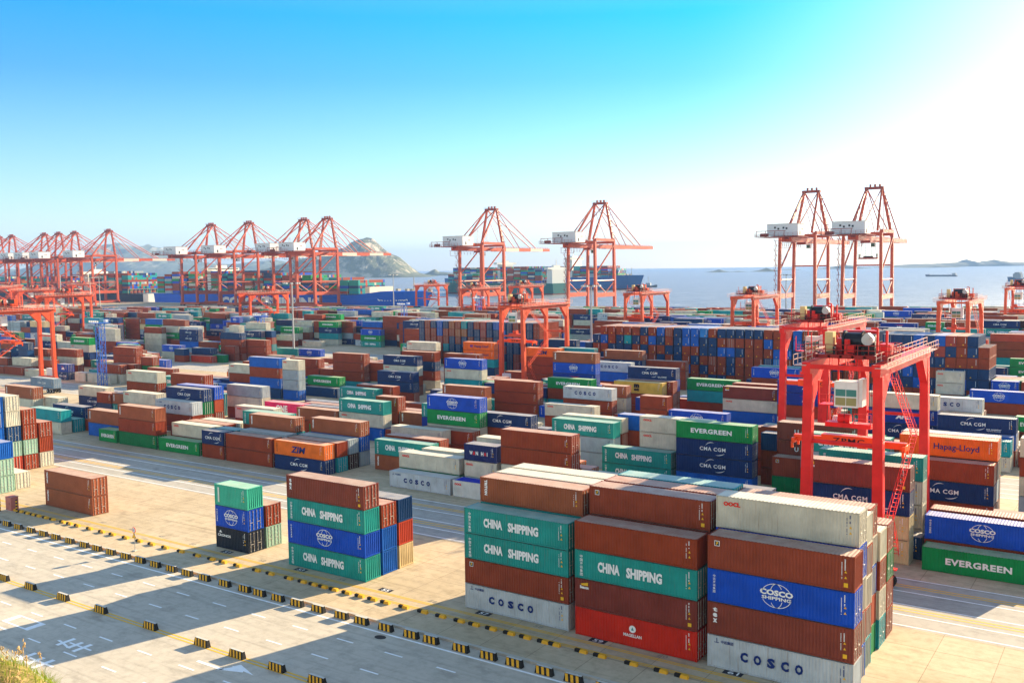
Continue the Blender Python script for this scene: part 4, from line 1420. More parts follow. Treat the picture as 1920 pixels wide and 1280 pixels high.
-57 77.65 4 0 259 23 16 31 0 0 8 1
-44 77.55 4 0 272 29 24 0 31 0 3 2
-31.2 77.45 4 0 286 31 24 31 0 17 10 15
-161.4 75.6 4 0 268 3 7 29 29 31
-136 75.6 4 0 268 3 3 1 1
-96.4 75.2 2 0 268 3 7 6 10 27
-83.1 75 4 0 268 8 15 8 10 8 3
-57 74.8 4 0 259 15 15 9 2 8 8
-44 74.7 4 0 272 7 15 5 4 8 0
-30.8 74.6 4 0 288 6 15 9 3 10 2
'''
LABELS='''
royal blue container with white globe logo, top, nearest behind the short box wall
navy container with white arcs, top, nearest right of the short box wall
cream container, top, nearest right of the wide box wall
rust brown container, top, nearest left of the short box wall
blue container with lettering under red streak, top, nearest left of the short box wall
rust brown container, third from top, nearest right of the short box wall
rust brown container, second from top, nearest right of the short box wall
red container, top, right of the short box wall
teal container, top, nearest right of the short box wall
royal blue container with white globe logo, single, in front of the grey lamp mast
dark blue container, top, nearest right of the mid-yard gantry crane
end of dark blue container, third from top, nearest right of the mid-yard gantry crane
end of rust brown container, second from top, nearest right of the mid-yard gantry crane
end of rust brown container, top, nearest behind the mid-yard gantry crane
cream container, top, nearest behind the second blue tower
end of rust brown container, fifth from top, behind the near red gantry crane
end of dark blue container, fourth from top, nearest left of the short box wall
end of rust brown container, third from top, left of the short box wall
end of rust brown container, second from top, nearest left of the short box wall
end of dark blue container, top, nearest left of the short box wall
short royal blue container with white globe logo, top, right of the short box wall
end of dark blue container, top, nearest right of the short box wall
end of dark blue container, fourth from top, nearest right of the short box wall
end of dark blue container, third from top, nearest right of the short box wall
end of rust brown container, second from top, nearest right of the short box wall
end of rust brown container, top, nearest right of the short box wall
rust brown container, second from top, nearest in front of the second blue tower
rust brown container, top, nearest in front of the second blue tower
orange container with dark lettering and emblem, second from top, left of the mid-yard gantry crane
orange container with dark lettering and emblem, top, nearest left of the mid-yard gantry crane
short cream container with red lettering, second from top, in front of the short box wall
short cream container with red lettering, top, nearest in front of the short box wall
rust brown container, second from top, nearest left of the second blue tower
dark blue container, top, nearest left of the second blue tower
rust brown container, top, nearest behind the yellow box
rust brown container, single, nearest in front of the mid-yard gantry crane
rust brown container with vertical lettering, top, nearest behind the yellow box
cream container with red lettering, top, nearest right of the third blue tower
rust brown container, third from top, nearest in front of the mid-yard gantry crane
rust brown container, second from top, nearest in front of the mid-yard gantry crane
orange container with slanted dark lettering, top, nearest right of the mid-yard gantry crane
royal blue container with white globe logo, top, nearest right of the wide box wall
rust brown container, bottom, nearest the picture's right edge
royal blue container with white globe logo, top, nearest right of the short box wall
dark blue container, top, nearest left of the magenta box
red container, single, left of the second blue tower
blue container, second from top, nearest left of the yellow box
pale grey container with spaced navy letters, top, nearest left of the yellow box
rust brown container, third from top, nearest in front of the third blue tower
dark blue container, second from top, nearest in front of the third blue tower
rust brown container, top, nearest in front of the third blue tower
rust brown container, top, nearest left of the mid-yard gantry crane
cream container, top, nearest behind the left-edge gantry crane
rust brown container, bottom, nearest in front of the wide box wall
teal container, second from top, in front of the wide box wall
green container with big white lettering, top, nearest in front of the wide box wall
blue container with lettering under red streak, third from top, right of the mid-yard gantry crane
royal blue container with white globe logo, second from top, right of the mid-yard gantry crane
rust brown container with vertical lettering, top, nearest right of the mid-yard gantry crane
rust brown container, top, nearest right of the wide box wall
green container with big white lettering, top, nearest left of the nearest blue tower
rust brown container, top, nearest in front of the grey lamp mast
navy container with arcs and extra lettering, top, nearest behind the yellow box
pale grey container with spaced navy letters, top, nearest in front of the short box wall
rust brown container, third from top, nearest right of the magenta box
rust brown container, second from top, nearest left of the third blue tower
rust brown container, top, nearest left of the third blue tower
cream container with red lettering, second from top, nearest in front of the third blue tower
navy container with white arcs, top, nearest in front of the third blue tower
teal container, third from top, left of the mid-yard gantry crane
cream container with red lettering, second from top, nearest left of the mid-yard gantry crane
royal blue container with white globe logo, top, nearest left of the mid-yard gantry crane
rust brown container, top, nearest left of the yellow box
blue container, bottom, nearest in front of the wide box wall
cream container with red lettering, second from top, nearest in front of the wide box wall
maroon container with yellow emblem, top, nearest in front of the wide box wall
rust brown container, second from top, fourth such from the right
green container with big white lettering, top, nearest in front of the mid-yard gantry crane
yellow container with dark stacked letters, top, left of the yellow box
cream container, bottom, nearest left of the near red gantry crane
rust brown container, third from top, nearest left of the near red gantry crane
blue container with lettering under red streak, second from top, behind the near red gantry crane
blue container with lettering under red streak, top, nearest behind the near red gantry crane
cream container, second from top, nearest right of the left-edge gantry crane
rust brown container, top, nearest right of the left-edge gantry crane
green container with big white lettering, top, nearest right of the magenta box
dark blue container, second from top, nearest right of the magenta box
navy container with white arcs, top, nearest right of the magenta box
short cream container with red lettering, second from top, nearest left of the yellow box
short rust brown container with vertical lettering, top, left of the yellow box
rust brown container, top, nearest right of the near red gantry crane
rust brown container, top, nearest left of the left-edge gantry crane
dark blue container, single, right of the magenta box
rust brown container, bottom, nearest in front of the mid-yard gantry crane
rust brown container, second from top, nearest right of the third blue tower
rust brown container, top, nearest in front of the mid-yard gantry crane
rust brown container, second from top, eighth such from the left
cream container with red lettering, top, nearest in front of the second blue tower
rust brown container, second from top, nearest left of the yellow box
pale grey container with spaced navy letters, top, nearest in front of the mid-yard gantry crane
navy container with white arcs, third from top, nearest right of the near red gantry crane
blue container with lettering, second from top, right of the near red gantry crane
cream container with red lettering, top, nearest in front of the short box wall
rust brown container, second from top, nearest right of the nearest blue tower
rust brown container, top, nearest right of the nearest blue tower
rust brown container, top, nearest in front of the left-edge gantry crane
navy container with arcs and extra lettering, top, nearest the picture's right edge
cream container, top, nearest left of the left-edge gantry crane
rust brown container, top, nearest in front of the nearest blue tower
blue container, third from top, behind the magenta box
rust brown container, second from top, nearest behind the magenta box
blue container, top, nearest in front of the second blue tower
short blue container, bottom, behind the magenta box
short grey container, third from top, behind the magenta box
short grey container, second from top, behind the magenta box
short cream container with red lettering, top, nearest in front of the second blue tower
rust brown container, top, tenth such from the right
short rust brown container, top, nearest in front of the yellow box
royal blue container with white globe logo, top, nearest right of the yellow box
rust brown container, single, nearest left of the trailer
cream container with red lettering, single, behind the trailer
cream container, single, nearest in front of the nearest blue tower
teal container with big white lettering, top, nearest in front of the third blue tower
rust brown container with vertical lettering, top, nearest left of the mid-yard gantry crane
cream container with red lettering, top, nearest in front of the mid-yard gantry crane
short cream container, bottom, in front of the short box wall
short teal container, top, nearest the picture's right edge
short rust brown container, second from top, nearest in front of the yellow box
short blue container, top, in front of the yellow box
cream container, second from top, nearest left of the magenta box
grey container, top, nearest left of the magenta box
short rust brown container, top, nearest in front of the third blue tower
rust brown container with vertical lettering, top, nearest right of the grey lamp mast
cream container, top, nearest left of the yellow box
magenta container with big white lettering, top, right of the magenta box
short rust brown container, bottom, nearest left of the near red gantry crane
short rust brown container, second from top, nearest left of the near red gantry crane
short dark blue container, top, left of the near red gantry crane
navy container with white arcs, bottom, nearest in front of the nearest blue tower
cream container with red lettering, top, nearest in front of the nearest blue tower
rust brown container with vertical lettering, top, nearest right of the magenta box
blue container, bottom, nearest right of the magenta box
cream container with red lettering, second from top, nearest right of the magenta box
teal container with big white lettering, top, nearest right of the speed sign
navy container with white arcs, top, nearest in front of the mid-yard gantry crane
grey container, bottom, nearest in front of the yellow box
grey container, second from top, left of the yellow box
teal container with big white lettering, top, nearest left of the yellow box
brown container with spaced white letters, second from top, left of the near red gantry crane
brown container with spaced white letters, top, left of the near red gantry crane
cream container, top, nearest the picture's right edge
rust brown container, second from top, nearest in front of the nearest blue tower
cream container with red lettering, top, nearest right of the nearest blue tower
rust brown container, top, nearest left of the second blue tower
cream container, third from top, nearest in front of the third blue tower
green container with big white lettering, second from top, in front of the third blue tower
royal blue container with white globe logo, top, nearest in front of the third blue tower
cream container with red lettering, second from top, nearest in front of the yellow box
cream container with red lettering, top, nearest in front of the yellow box
green container, bottom, nearest in front of the near red gantry crane
reddish brown container with square emblem, top, nearest in front of the near red gantry crane
orange container with dark lettering and emblem, top, nearest the picture's right edge
short rust brown container, top, nearest in front of the nearest blue tower
cream container with red lettering, top, nearest left of the magenta box
rust brown container, top, tenth such from the right
teal container with big white lettering, bottom, nearest in front of the yellow box
teal container with big white lettering, top, nearest in front of the yellow box
blue container, bottom, nearest in front of the yellow box
navy container with white arcs, third from top, nearest in front of the yellow box
navy container with white arcs, second from top, nearest in front of the yellow box
green container with big white lettering, top, nearest left of the near red gantry crane
teal container with big white lettering, top, nearest in front of the near red gantry crane
rust brown container, bottom, nearest right of the near red gantry crane
navy container with white arcs, second from top, nearest the picture's right edge
rust brown container, top, nearest the picture's right edge
cream container, top, nearest in front of the third blue tower
cream container with red lettering, top, nearest right of the pink cabinet
royal blue container with white globe logo, top, nearest left of the magenta box
navy container with white arcs, top, nearest right of the nearest blue tower
rust brown container, top, tenth such from the right
short cream container, top, nearest in front of the trailer
rust brown container, second from top, nearest left of the magenta box
pale grey container with spaced navy letters, top, nearest right of the nearest blue tower
cream container, top, nearest left of the magenta box
teal container with big white lettering, top, nearest in front of the magenta box
grey container, bottom, nearest right of the magenta box
blue container, second from top, nearest right of the magenta box
rust brown container with vertical lettering, top, nearest left of the bright red box
rust brown container with vertical lettering, bottom, nearest in front of the third blue tower
teal container with big white lettering, top, nearest left of the farthest gantry crane
short cream container, top, nearest in front of the mid-yard gantry crane
cream container, third from top, nearest in front of the near red gantry crane
cream container, second from top, nearest in front of the near red gantry crane
teal container with big white lettering, top, nearest behind the foremost stack
rust brown container, top, first such from the right
cream container, second from top, nearest left of the trailer
rust brown container with vertical lettering, top, nearest left of the trailer
navy container with white arcs, top, nearest in front of the trailer
rust brown container, top, nearest left of the magenta box
rust brown container with vertical lettering, top, nearest in front of the magenta box
dark chocolate container, bottom, in front of the magenta box
grey container, top, nearest right of the magenta box
cream container with red lettering, top, nearest behind the striped barriers
short dark blue container, single, in front of the near red gantry crane
rust brown container, bottom, second such from the right
royal blue container with white globe logo, top, nearest in front of the short box wall
teal container, single, in front of the trailer
blue container, bottom, nearest right of the trailer
rust brown container with vertical lettering, top, nearest in front of the nearest blue tower
cream container with red lettering, top, nearest behind the speed sign
grey container, top, nearest in front of the magenta box
teal container, bottom, nearest in front of the magenta box
rust brown container, top, nearest right of the speed sign
cream container with red lettering, top, nearest in front of the third blue tower
short cream container with red lettering, second from top, in front of the mid-yard gantry crane
short navy container with two-colour lettering, top, in front of the mid-yard gantry crane
rust brown container, second from top, nearest behind the striped barriers
rust brown container, top, tenth such from the right
sand yellow container, bottom, nearest right of the foremost stack
sand yellow container, third from top, in front of the near red gantry crane
navy container with arcs and extra lettering, second from top, before the near red gantry crane
maroon container with yellow emblem, top, nearest in front of the near red gantry crane
green container with big white lettering, single, nearest in front of the near red gantry crane
cream container, bottom, nearest in front of the trailer
teal container, top, nearest in front of the trailer
short green container with big white lettering, single, right of the trailer
green container, bottom, nearest in front of the nearest blue tower
rust brown container, second from top, nearest behind the speed sign
rust brown container with vertical lettering, top, nearest right of the left-edge gantry crane
green container with big white lettering, single, nearest behind the speed sign
short rust brown container, bottom, nearest left of the magenta box
short navy container with white arcs, top, left of the magenta box
rust brown container, bottom, nearest in front of the magenta box
rust brown container, top, nearest in front of the magenta box
navy container with white arcs, bottom, nearest in front of the magenta box
orange container with slanted dark lettering, top, nearest in front of the magenta box
pale grey container with spaced navy letters, single, in front of the third blue tower
short white container with blue cover, single, behind the striped barriers
cream container, bottom, nearest behind the pink cabinet
rust brown container, second from top, nearest behind the pink cabinet
rust brown container, top, nearest the picture's left edge
rust brown container, bottom, nearest right of the foremost stack
rust brown container, third from top, nearest right of the foremost stack
green container, second from top, right of the foremost stack
rust brown container, top, nearest behind the foremost stack
rust brown container, bottom, nearest behind the pink cabinet
pale green container, third from top, behind the pink cabinet
rust brown container, second from top, nearest the picture's left edge
rust brown container, top, nearest left of the trailer
teal container, bottom, nearest in front of the foremost stack
cream container, third from top, nearest right of the foremost stack
rust brown container, second from top, nearest right of the foremost stack
cream container, top, nearest behind the foremost stack
dark blue container, third from top, left of the trailer
cream container, second from top, nearest behind the pink cabinet
cream container, top, nearest left of the trailer
cream container, top, nearest in front of the yellow box
teal container, top, nearest in front of the yellow box
rust brown container, top, nearest in front of the near red gantry crane
sand yellow container, bottom, nearest left of the striped barriers
red container, second from top, in front of the magenta box
dark blue container, top, nearest in front of the magenta box
cream container, top, nearest behind the striped barriers
rust brown container, top, nearest in front of the yellow box
cream container, top, nearest in front of the near red gantry crane
cream container, single, nearest behind the pink cabinet
short pale green container, bottom, right of the speed sign
short rust brown container, top, nearest in front of the magenta box
blue container, bottom, nearest left of the striped barriers
blue container, second from top, nearest in front of the magenta box
rust brown container, top, nearest behind the striped barriers
rust brown container with vertical lettering, top, nearest behind the striped barriers
dark brown container with vertical lettering, second from top, behind the bright red box
reddish brown container with square emblem, top, nearest in front of the yellow box
royal blue container with white globe logo, second from top, nearest behind the foremost stack
cream container with red lettering, top, nearest behind the foremost stack
pale green container, bottom, behind the pink cabinet
pale green container, second from top, behind the pink cabinet
blue container, top, nearest behind the pink cabinet
rust brown container with vertical lettering, bottom, nearest right of the pink cabinet
rust brown container with vertical lettering, top, nearest right of the pink cabinet
short black container with small white lettering, bottom, right of the speed sign
short royal blue container with white globe logo, second from top, right of the speed sign
short mint green container with small white panel, top, in front of the magenta box
teal container with big white lettering, bottom, nearest in front of the magenta box
royal blue container with white globe logo, third from top, in front of the magenta box
teal container with big white lettering, second from top, nearest in front of the magenta box
dark brown container with vertical lettering, top, in front of the magenta box
pale grey container with spaced navy letters, bottom, nearest right of the striped barriers
reddish brown container with square emblem, third from top, behind the striped barriers
teal container with big white lettering, second from top, nearest behind the striped barriers
teal container with big white lettering, top, nearest behind the striped barriers
bright red container with round white emblem, bottom, behind the bright red box
maroon container with yellow emblem, third from top, behind the bright red box
teal container with big white lettering, second from top, nearest behind the bright red box
rust brown container, top, nearest behind the bright red box
pale grey container with spaced navy letters, bottom, nearest in front of the foremost stack
dark brown container with vertical lettering, third from top, in front of the foremost stack
royal blue container with white globe logo, second from top, in front of the foremost stack
reddish brown container with square emblem, top, nearest behind the foremost stack
'''.strip().split('\n')
LL={4:12.19,2:6.06}; ORDER=list('bifxBmkdsoceEnvljwzhayYHputTgGLUrCqRO')
stuff={}
DB=flat('galvanised_steel',(.50,.47,.42),.45,.3)
def stuff_box(code,x,y,z,L,h,rot,door,near):
    mb=stuff.setdefault('a',MB()); w,l=(2.438,L) if rot else (L,2.438)
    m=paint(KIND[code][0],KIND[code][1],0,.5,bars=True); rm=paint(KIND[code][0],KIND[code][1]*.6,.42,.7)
    fm=paint(tuple(c*.92 for c in KIND[code][0]),min(1,KIND[code][1]+.35))
    mb.box(x+.05,y+.03,z+.02,x+w-.05,y+l-.03,z+h-.03,m); 
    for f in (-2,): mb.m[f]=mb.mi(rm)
    if near:
        if rot:
            mb.box(x,y,z,x+.1,y+.14,z+h-.02,fm,False); mb.box(x+w-.1,y,z,x+w,y+.14,z+h-.02,fm,False); mb.box(x+.1,y,z+h-.12,x+w-.1,y+.14,z+h-.02,fm,False)
            if door:
                for t in (.5,.95,1.5,1.95): mb.box(x+t-.03,y-.03,z+.1,x+t+.03,y+.02,z+h-.1,DB,False)
            else:
                q=(x*7.3+z*3.1)%1
                mb.quad((x+.5+q,y+.02,z+.35),(x+.78+q,y+.02,z+.35),(x+.78+q,y+.02,z+.62),(x+.5+q,y+.02,z+.62),YEL)
                if q>.4: mb.quad((x+1.95,y+.02,z+.9),(x+2.03,y+.02,z+.9),(x+2.03,y+.02,z+2.3),(x+1.95,y+.02,z+2.3),WHT)
        else:
            for yy in (0,2.318): mb.box(x+w-.12,y+yy,z,x+w,y+yy+.12,z+h-.02,fm,False)
            mb.box(x,y,z,x+.12,y+.12,z+h-.02,fm,False)
            mb.box(x,y,z+h-.12,x+w,y+.04,z+h-.02,fm,False)
            mb.box(x+w-.05,y+.1,z+h-.12,x+w-.002,y+2.3,z+h-.02,fm,False)
            if door:
                for t in (.45,.95,1.45,1.95): mb.box(x+w-.04,y+t-.03,z+.1,x+w+.03,y+t+.03,z+h-.1,DB,False)
    if not rot and y<420 and code in 'senclohapoiuEz':      # far lettering
        me=lmesh(code,L,h,door)
        base=len(mb.v); mb.v+=[(v.co.x+x,v.co.y+y,v.co.z+z) for v in me.vertices]
        mis=[mb.mi(q) for q in me.materials]
        for p in me.polygons: mb.f.append(tuple(base+k for k in p.vertices)); mb.m.append(mis[p.material_index])
nh=0
for ln in YARD.strip().split('\n'):
    q=ln.split(); x=float(q[0]);y=float(q[1]);L=LL[int(q[2])];rot=q[3]=='1';h=int(q[4])/100;dm=int(q[5]);hm=int(q[6]); tt=[ORDER[int(k)] for k in q[7:]]
    for i,c in enumerate(tt):
        z=i*h+.02; door=bool(dm>>i&1)
        if hm>>i&1:
            make_container(c,L,h-.03,door,(x,y+(L if rot else 0),z),rot,LABELS[nh] if nh<len(LABELS) else None); nh+=1
        else: stuff_box(c,x,y,z,L,h-.03,rot,door,y<430)
# ---------------- ground, roads, sea ----------------
def ground_mat(name,a,b_,joint=True,seed=0):
    m,n,b=nodes(name,.85); v=mapped(n,(1,1,1)); f=noise_t(n,v,.045,6,.6); f2=noise_t(n,v,.9,6,.7)
    c=mixc(n,ramp(n,f,[(.35,(0,0,0)),(.68,(1,1,1))]),a,b_)
    c=mixc(n,ramp(n,f2,[(.45,(0,0,0)),(.75,(.6,.6,.6))]),c,tuple(x*.62 for x in a))
    v5=mapped(n,(.22,.5,1)); f5=noise_t(n,v5,1.0,5,.7); c=mixc(n,ramp(n,f5,[(.54,(0,0,0)),(.70,(.5,.5,.5))]),c,tuple(x*.5 for x in a))
    v3=mapped(n,(.03,1.3,1)); f3=noise_t(n,v3,1.2,5,.6)      # tyre tracks along the traffic direction
    c=mixc(n,ramp(n,f3,[(.52,(0,0,0)),(.72,(.5,.5,.5))]),c,tuple(x*.55 for x in a))
    if joint:
        br=N(n,'ShaderNodeTexBrick'); br.offset=0; br.inputs['Scale'].default_value=1; br.inputs['Mortar Size'].default_value=.035; br.inputs['Brick Width'].default_value=5.0; br.inputs['Row Height'].default_value=4.2
        br.inputs['Color1'].default_value=(1,1,1,1); br.inputs['Color2'].default_value=(.86,.86,.86,1); br.inputs['Mortar'].default_value=(.45,.43,.4,1)
        n.links.new(v,br.inputs['Vector']); mx=N(n,'ShaderNodeMix',data_type='RGBA',blend_type='MULTIPLY'); mx.inputs[0].default_value=.75
        n.links.new(c,mx.inputs[6]); n.links.new(br.outputs[0],mx.inputs[7]); c=mx.outputs[2]
    n.links.new(c,b.inputs['Base Color'])
    bp=N(n,'ShaderNodeBump'); bp.inputs['Strength'].default_value=.25; bp.inputs['Distance'].default_value=.05; n.links.new(f2,bp.inputs['Height']); n.links.new(bp.outputs[0],b.inputs['Normal'])
    return m
def sheet(name,x0,y0,x1,y1,z,mat,kind='structure',label=None):
    o=MB().quad((x0,y0,z),(x1,y0,z),(x1,y1,z),(x0,y1,z)).build(name,mat); tag(o,kind=kind); return o
QY=662
yardm=ground_mat('yard_concrete',(.50,.39,.245),(.62,.50,.34))
roadm=ground_mat('road_concrete',(.47,.42,.34),(.56,.50,.40),False)
aspm=ground_mat('lane_asphalt',(.38,.36,.32),(.46,.42,.35),False)
sheet('yard_ground',-2600,67.55,900,QY,0,yardm)
g=MB().quad((-2600,-200,-.2),(900,-200,-.2),(900,67.2,-.2),(-2600,67.2,-.2)).build('road',roadm); tag(g,kind='structure')
MB().box(-2600,67.2,-.6,900,67.55,.02).build('kerb',flat('kerb_concrete',(.50,.46,.38))).__setitem__('kind','structure')
for k in range(9):
    y0=92.6+k*59.3
    if y0<600: sheet('service_lane',-2600,y0,900,y0+14.9,.004,aspm)
q=MB().box(-2600,QY,-9,900,QY+1.6,.9).build('quay_edge',flat('quay_concrete',(.42,.39,.33))); tag(q,kind='structure')
# sea
m,n,b=nodes('sea_water',.12); b.inputs['IOR'].default_value=1.33
v=mapped(n,(1,1,1)); v2=mapped(n,(.05,.13,1)); f=noise_t(n,v2,1.0,8,.7); v4=mapped(n,(.004,.02,1)); fb=noise_t(n,v4,1.0,5,.6)
bp=N(n,'ShaderNodeBump'); bp.inputs['Strength'].default_value=1.0; bp.inputs['Distance'].default_value=3.2; n.links.new(f,bp.inputs['Height']); n.links.new(bp.outputs[0],b.inputs['Normal'])
n.links.new(mixc(n,ramp(n,f,[(.36,(0,0,0)),(.66,(1,1,1))]),mixc(n,fb,(.05,.065,.07),(.10,.115,.12)),(.33,.33,.31)),b.inputs['Base Color']); b.inputs['Roughness'].default_value=.3; b.inputs['Specular IOR Level'].default_value=.28  # pale ripples and glints painted into the water's base colour
o=MB().quad((-14000,QY+1,-4.5),(9000,QY+1,-4.5),(9000,13500,-4.5),(-14000,13500,-4.5)).build('sea',m); tag(o,kind='structure')
# ---------------- markings ----------------
LW=flat('road_paint_white',(.86,.86,.84),.7); LY=flat('road_paint_yellow',(.72,.42,.05),.7)
def marking(name,mb,mat,label,cat,group=None,z=None):
    o=mb.build(name,mat); tag(o,kind='structure'); return o
mb=MB()
mb.box(-400,65.35,-.196,60,65.6,-.190)
rows={62.2:(-122.7,0),58.35:(-116.1,2.4),50.3:(-112.3,0),46.4:(-105.8,0),42.4:(-99.6,0)}
for yy,(x0,_) in rows.items():
    for i in range(-4,22): mb.box(x0+i*6.0,yy-.09,-.196,x0+i*6.0+2.1,yy+.09,-.190)
for yy in (107.3,103.0,99.0,96.0,93.1): mb.box(-600,yy-.09,.006,120,yy+.09,.012)
for k in range(1,8):
    for yy in (107.3,103.0,99.0,96.0,93.1): mb.box(-1400,yy-.09+59.3*k,.006,120,yy+.09+59.3*k,.012)
# turn arrow
mb.box(-69.6,51.6,-.196,-66.2,51.9,-.19); mb.poly([(-66.6,51.5,-.19),(-65.6,52.9,-.19),(-64.6,52.9,-.19),(-64.2,52.3,-.19)]); mb.poly([(-66.0,52.6,-.188),(-65.6,53.3,-.188),(-62.9,52.4,-.188)])
marking('lane_markings',mb,LW,'','')
def ground_char(ch,x,y,w,h,z=-.192):
    mb=MB(); put_text(mb,ch,None,(x,y,z),(0,1,0),(-1,0,0),h,w,bold=.01); o=mb.build('road_lettering',LW); tag(o,kind='structure')
ground_char('车',-79.9,46.9,5.0,1.9); ground_char('车',-79.4,42.9,5.4,2.0)
mb=MB(); mb.box(-94.5,47.4,-.196,-90.2,47.6,-.19);mb.box(-94.5,49.1,-.196,-90.2,49.3,-.19);mb.box(-94.6,47.4,-.196,-93.9,49.3,-.191);mb.box(-90.6,47.4,-.196,-89.8,49.3,-.191); marking('road_lettering',mb,LW,'','')
mb=MB()
for yy in (54.0,54.45): mb.box(-400,yy-.1,-.196,60,yy+.1,-.190)
for yy in (71.75,72.05,73.35,73.65): mb.box(-400,yy-.08,.004,60,yy+.08,.010)
for yy in (104.5,105.1,97.2,97.9): mb.box(-500,yy-.12,.006,80,yy+.12,.011)
marking('yellow_line_markings',mb,LY,'','')
# bay number plates
for i,num in enumerate(range(31,62)):
    x=-28.3-(61-num)*6.5; 
    if x<-140: continue
    e=empty('bay_number',(x,74.35,.004)); odd=num%2
    lab='painted bay number %d on the yard ground in front of the stacks'%num
    tag(e,lab,'ground number','bay numbers painted before the front stacks')
    if num>=51 and odd: MB().quad((-.95,-.42,.002),(.75,-.42,.002),(.75,.42,.002),(-.95,.42,.002)).build('number_plate',flat('dark_paint',(.03,.03,.04)),e)
    mb=MB(); put_text(mb,str(num),None,(-.55,-.3,.008),(1,0,0),(0,1,0),.95,.58,bold=.01); mb.build('digits',LW if odd and num>=51 else flat('faded_paint',(.27,.24,.19)),e)
# manhole
mb=MB(); mb.poly([(-59.4+.62*math.cos(a*math.pi/12),64.6+.45*math.sin(a*math.pi/12),-.194) for a in range(24)]); tag(mb.build('manhole_cover',flat('cast_iron',(.03,.03,.03),.5)),'round dark manhole cover beside the white road edge line','manhole cover')
# ---------------- barriers ----------------
BY=flat('barrier_yellow',(.80,.40,.03),.6); BK=flat('barrier_black',(.02,.02,.02),.6); BW=flat('barrier_top',(.55,.53,.48),.8)
def barrier(n=4,L=1.75,z=-.2):
    r=empty('striped_barrier',(0,0,z)); mb=MB(); H=.68; a=.24; t=.13
    mb.v+=[(0,-a,0),(L,-a,0),(L,a,0),(0,a,0),(.08,-t,H),(L-.08,-t,H),(L-.08,t,H),(.08,t,H)]; mb.f+=[(0,1,5,4),(1,2,6,5),(2,3,7,6),(3,0,4,7),(4,5,6,7)]; mb.m+=[0]*5
    mb.build('block',BK,r); mb=MB(); 
    for i in range(n):
        for sgn in (-1,1):
            x=.10+i*(L-.2)/n; w=(L-.2)/n*.52; s=.10
            def P_(xx,zz): k=zz/H; return (xx,sgn*(a*(1-k)+t*k+.004),zz)
            q=[P_(x+s,.03),P_(x+s+w,.03),P_(x+w,H-.03),P_(x,H-.03)]; mb.quad(*q)
    mb.build('stripes',BY,r); MB().box(.09,-t+.01,H,L-.09,t-.01,H+.012).build('top',BW,r)
    return r
first=None
kx=[-130.2,-127.2,-124.0,-120.9,-117.9,-114.6,-111.3,-108.5,-105.5,-102.4,-99.5,-96.5,-93.4,-90.5,-87.4,-83.9,-80.6,-78.2,-75.3,-72.4,-69.3,-66.0,-63.3,-60.1,-56.9,-54.5,-51.0,-47.9,-45.1,-42.0,-39.1,-36.1,-33.0]
pb=barrier(3,1.75)
for i,x in enumerate([-136.2,-133.2]+kx):
    o=pb if i==0 else copy_tree(pb); o.location=(x-.87,66.75-(x+130)*.008,-.2)
    tag(o,'black block with slanted yellow stripes standing along the kerb between road and stacks','barrier','striped barriers along the kerb')
pb=barrier(4,1.9)
for i,x in enumerate([-107.1,-101.5,-95.1,-88.2,-79.9,-72.1,-67.2,-62.0,-57.1,-51.6]):
    o=pb if i==0 else copy_tree(pb); o.location=(x-.95,54.22,-.2)
    tag(o,'black and yellow block with pale top on the double yellow line amid the road','barrier','striped barriers on the double yellow line')
yx=[-136.8,-135.0,-133.3,-131.7,-130.4,-128.5,-126.7,-124.2,-122.5,-120.6,-117.7,-114.9,-112.5,-109.6,-106.7,-104.1,-101.3,-98.2,-95.1,-92.4,-90.3,-87.7,-84.4,-82.1,-79.1,-76.9,-75.2,-73.7,-72.1,-70.2,-68.3,-66.5,-64.7,-62.2,-59.7,-57.4,-55.1,-53.3,-51.3,-49.2,-47.4,-45.4,-44.2,-41.4,-39.5,-36.4,-33.6,-31.7]
pr=empty('yellow_stop_block',(0,0,0)); MB().box(-.62,-.14,0,.12,.16,.27).build('base',BK,pr)
mb=MB(); mb.v+=[(-.12,-.19,0),(.62,-.19,0),(.62,.19,0),(-.12,.19,0),(-.04,-.15,.30),(.55,-.15,.30),(.55,.15,.30),(-.04,.15,.30)]; mb.f+=[(0,1,5,4),(1,2,6,5),(2,3,7,6),(3,0,4,7),(4,5,6,7)]; mb.m+=[0]*5; mb.build('cap',BY,pr)
for i,x in enumerate(yx):
    o=pr if i==0 else copy_tree(pr); o.location=(x,71.25,0)
    tag(o,'small yellow and black concrete block in the row before the container stacks','wheel stop','small yellow blocks before the stacks')
# sign
r=empty('speed_sign',(-103.6,68.6,0)); tag(r,'round speed limit sign over a yellow warning triangle on a thin pole at the kerb','road sign')
MB().tube((0,0,0),(0,0,2.5),.045,8).build('pole',flat('pole_grey',(.35,.34,.33)),r)
mb=MB(); mb.tube((0,-.05,2.65),(0,-.09,2.65),.36,20); d_=mb.build('disc',REDL,r)
mb=MB(); mb.tube((0,-.085,2.65),(0,-.10,2.65),.28,20); mb.build('face',WHT,d_); mb=MB(); put_text(mb,'15',None,(-.16,-.108,2.52),(1,0,0),(0,0,1),.32,.26,bold=.03); mb.build('digits',BLK,d_)
mb=MB(); mb.poly([(-.42,-.07,1.65),(.42,-.07,1.65),(0,-.07,2.3)]); w_=mb.build('warning_triangle',BK,r); mb=MB(); mb.poly([(-.33,-.08,1.7),(.33,-.08,1.7),(0,-.08,2.2)]); mb.build('triangle_face',YEL,w_)
MB().box(-.25,-.2,0,.25,.2,.12).build('foot',BW,r)
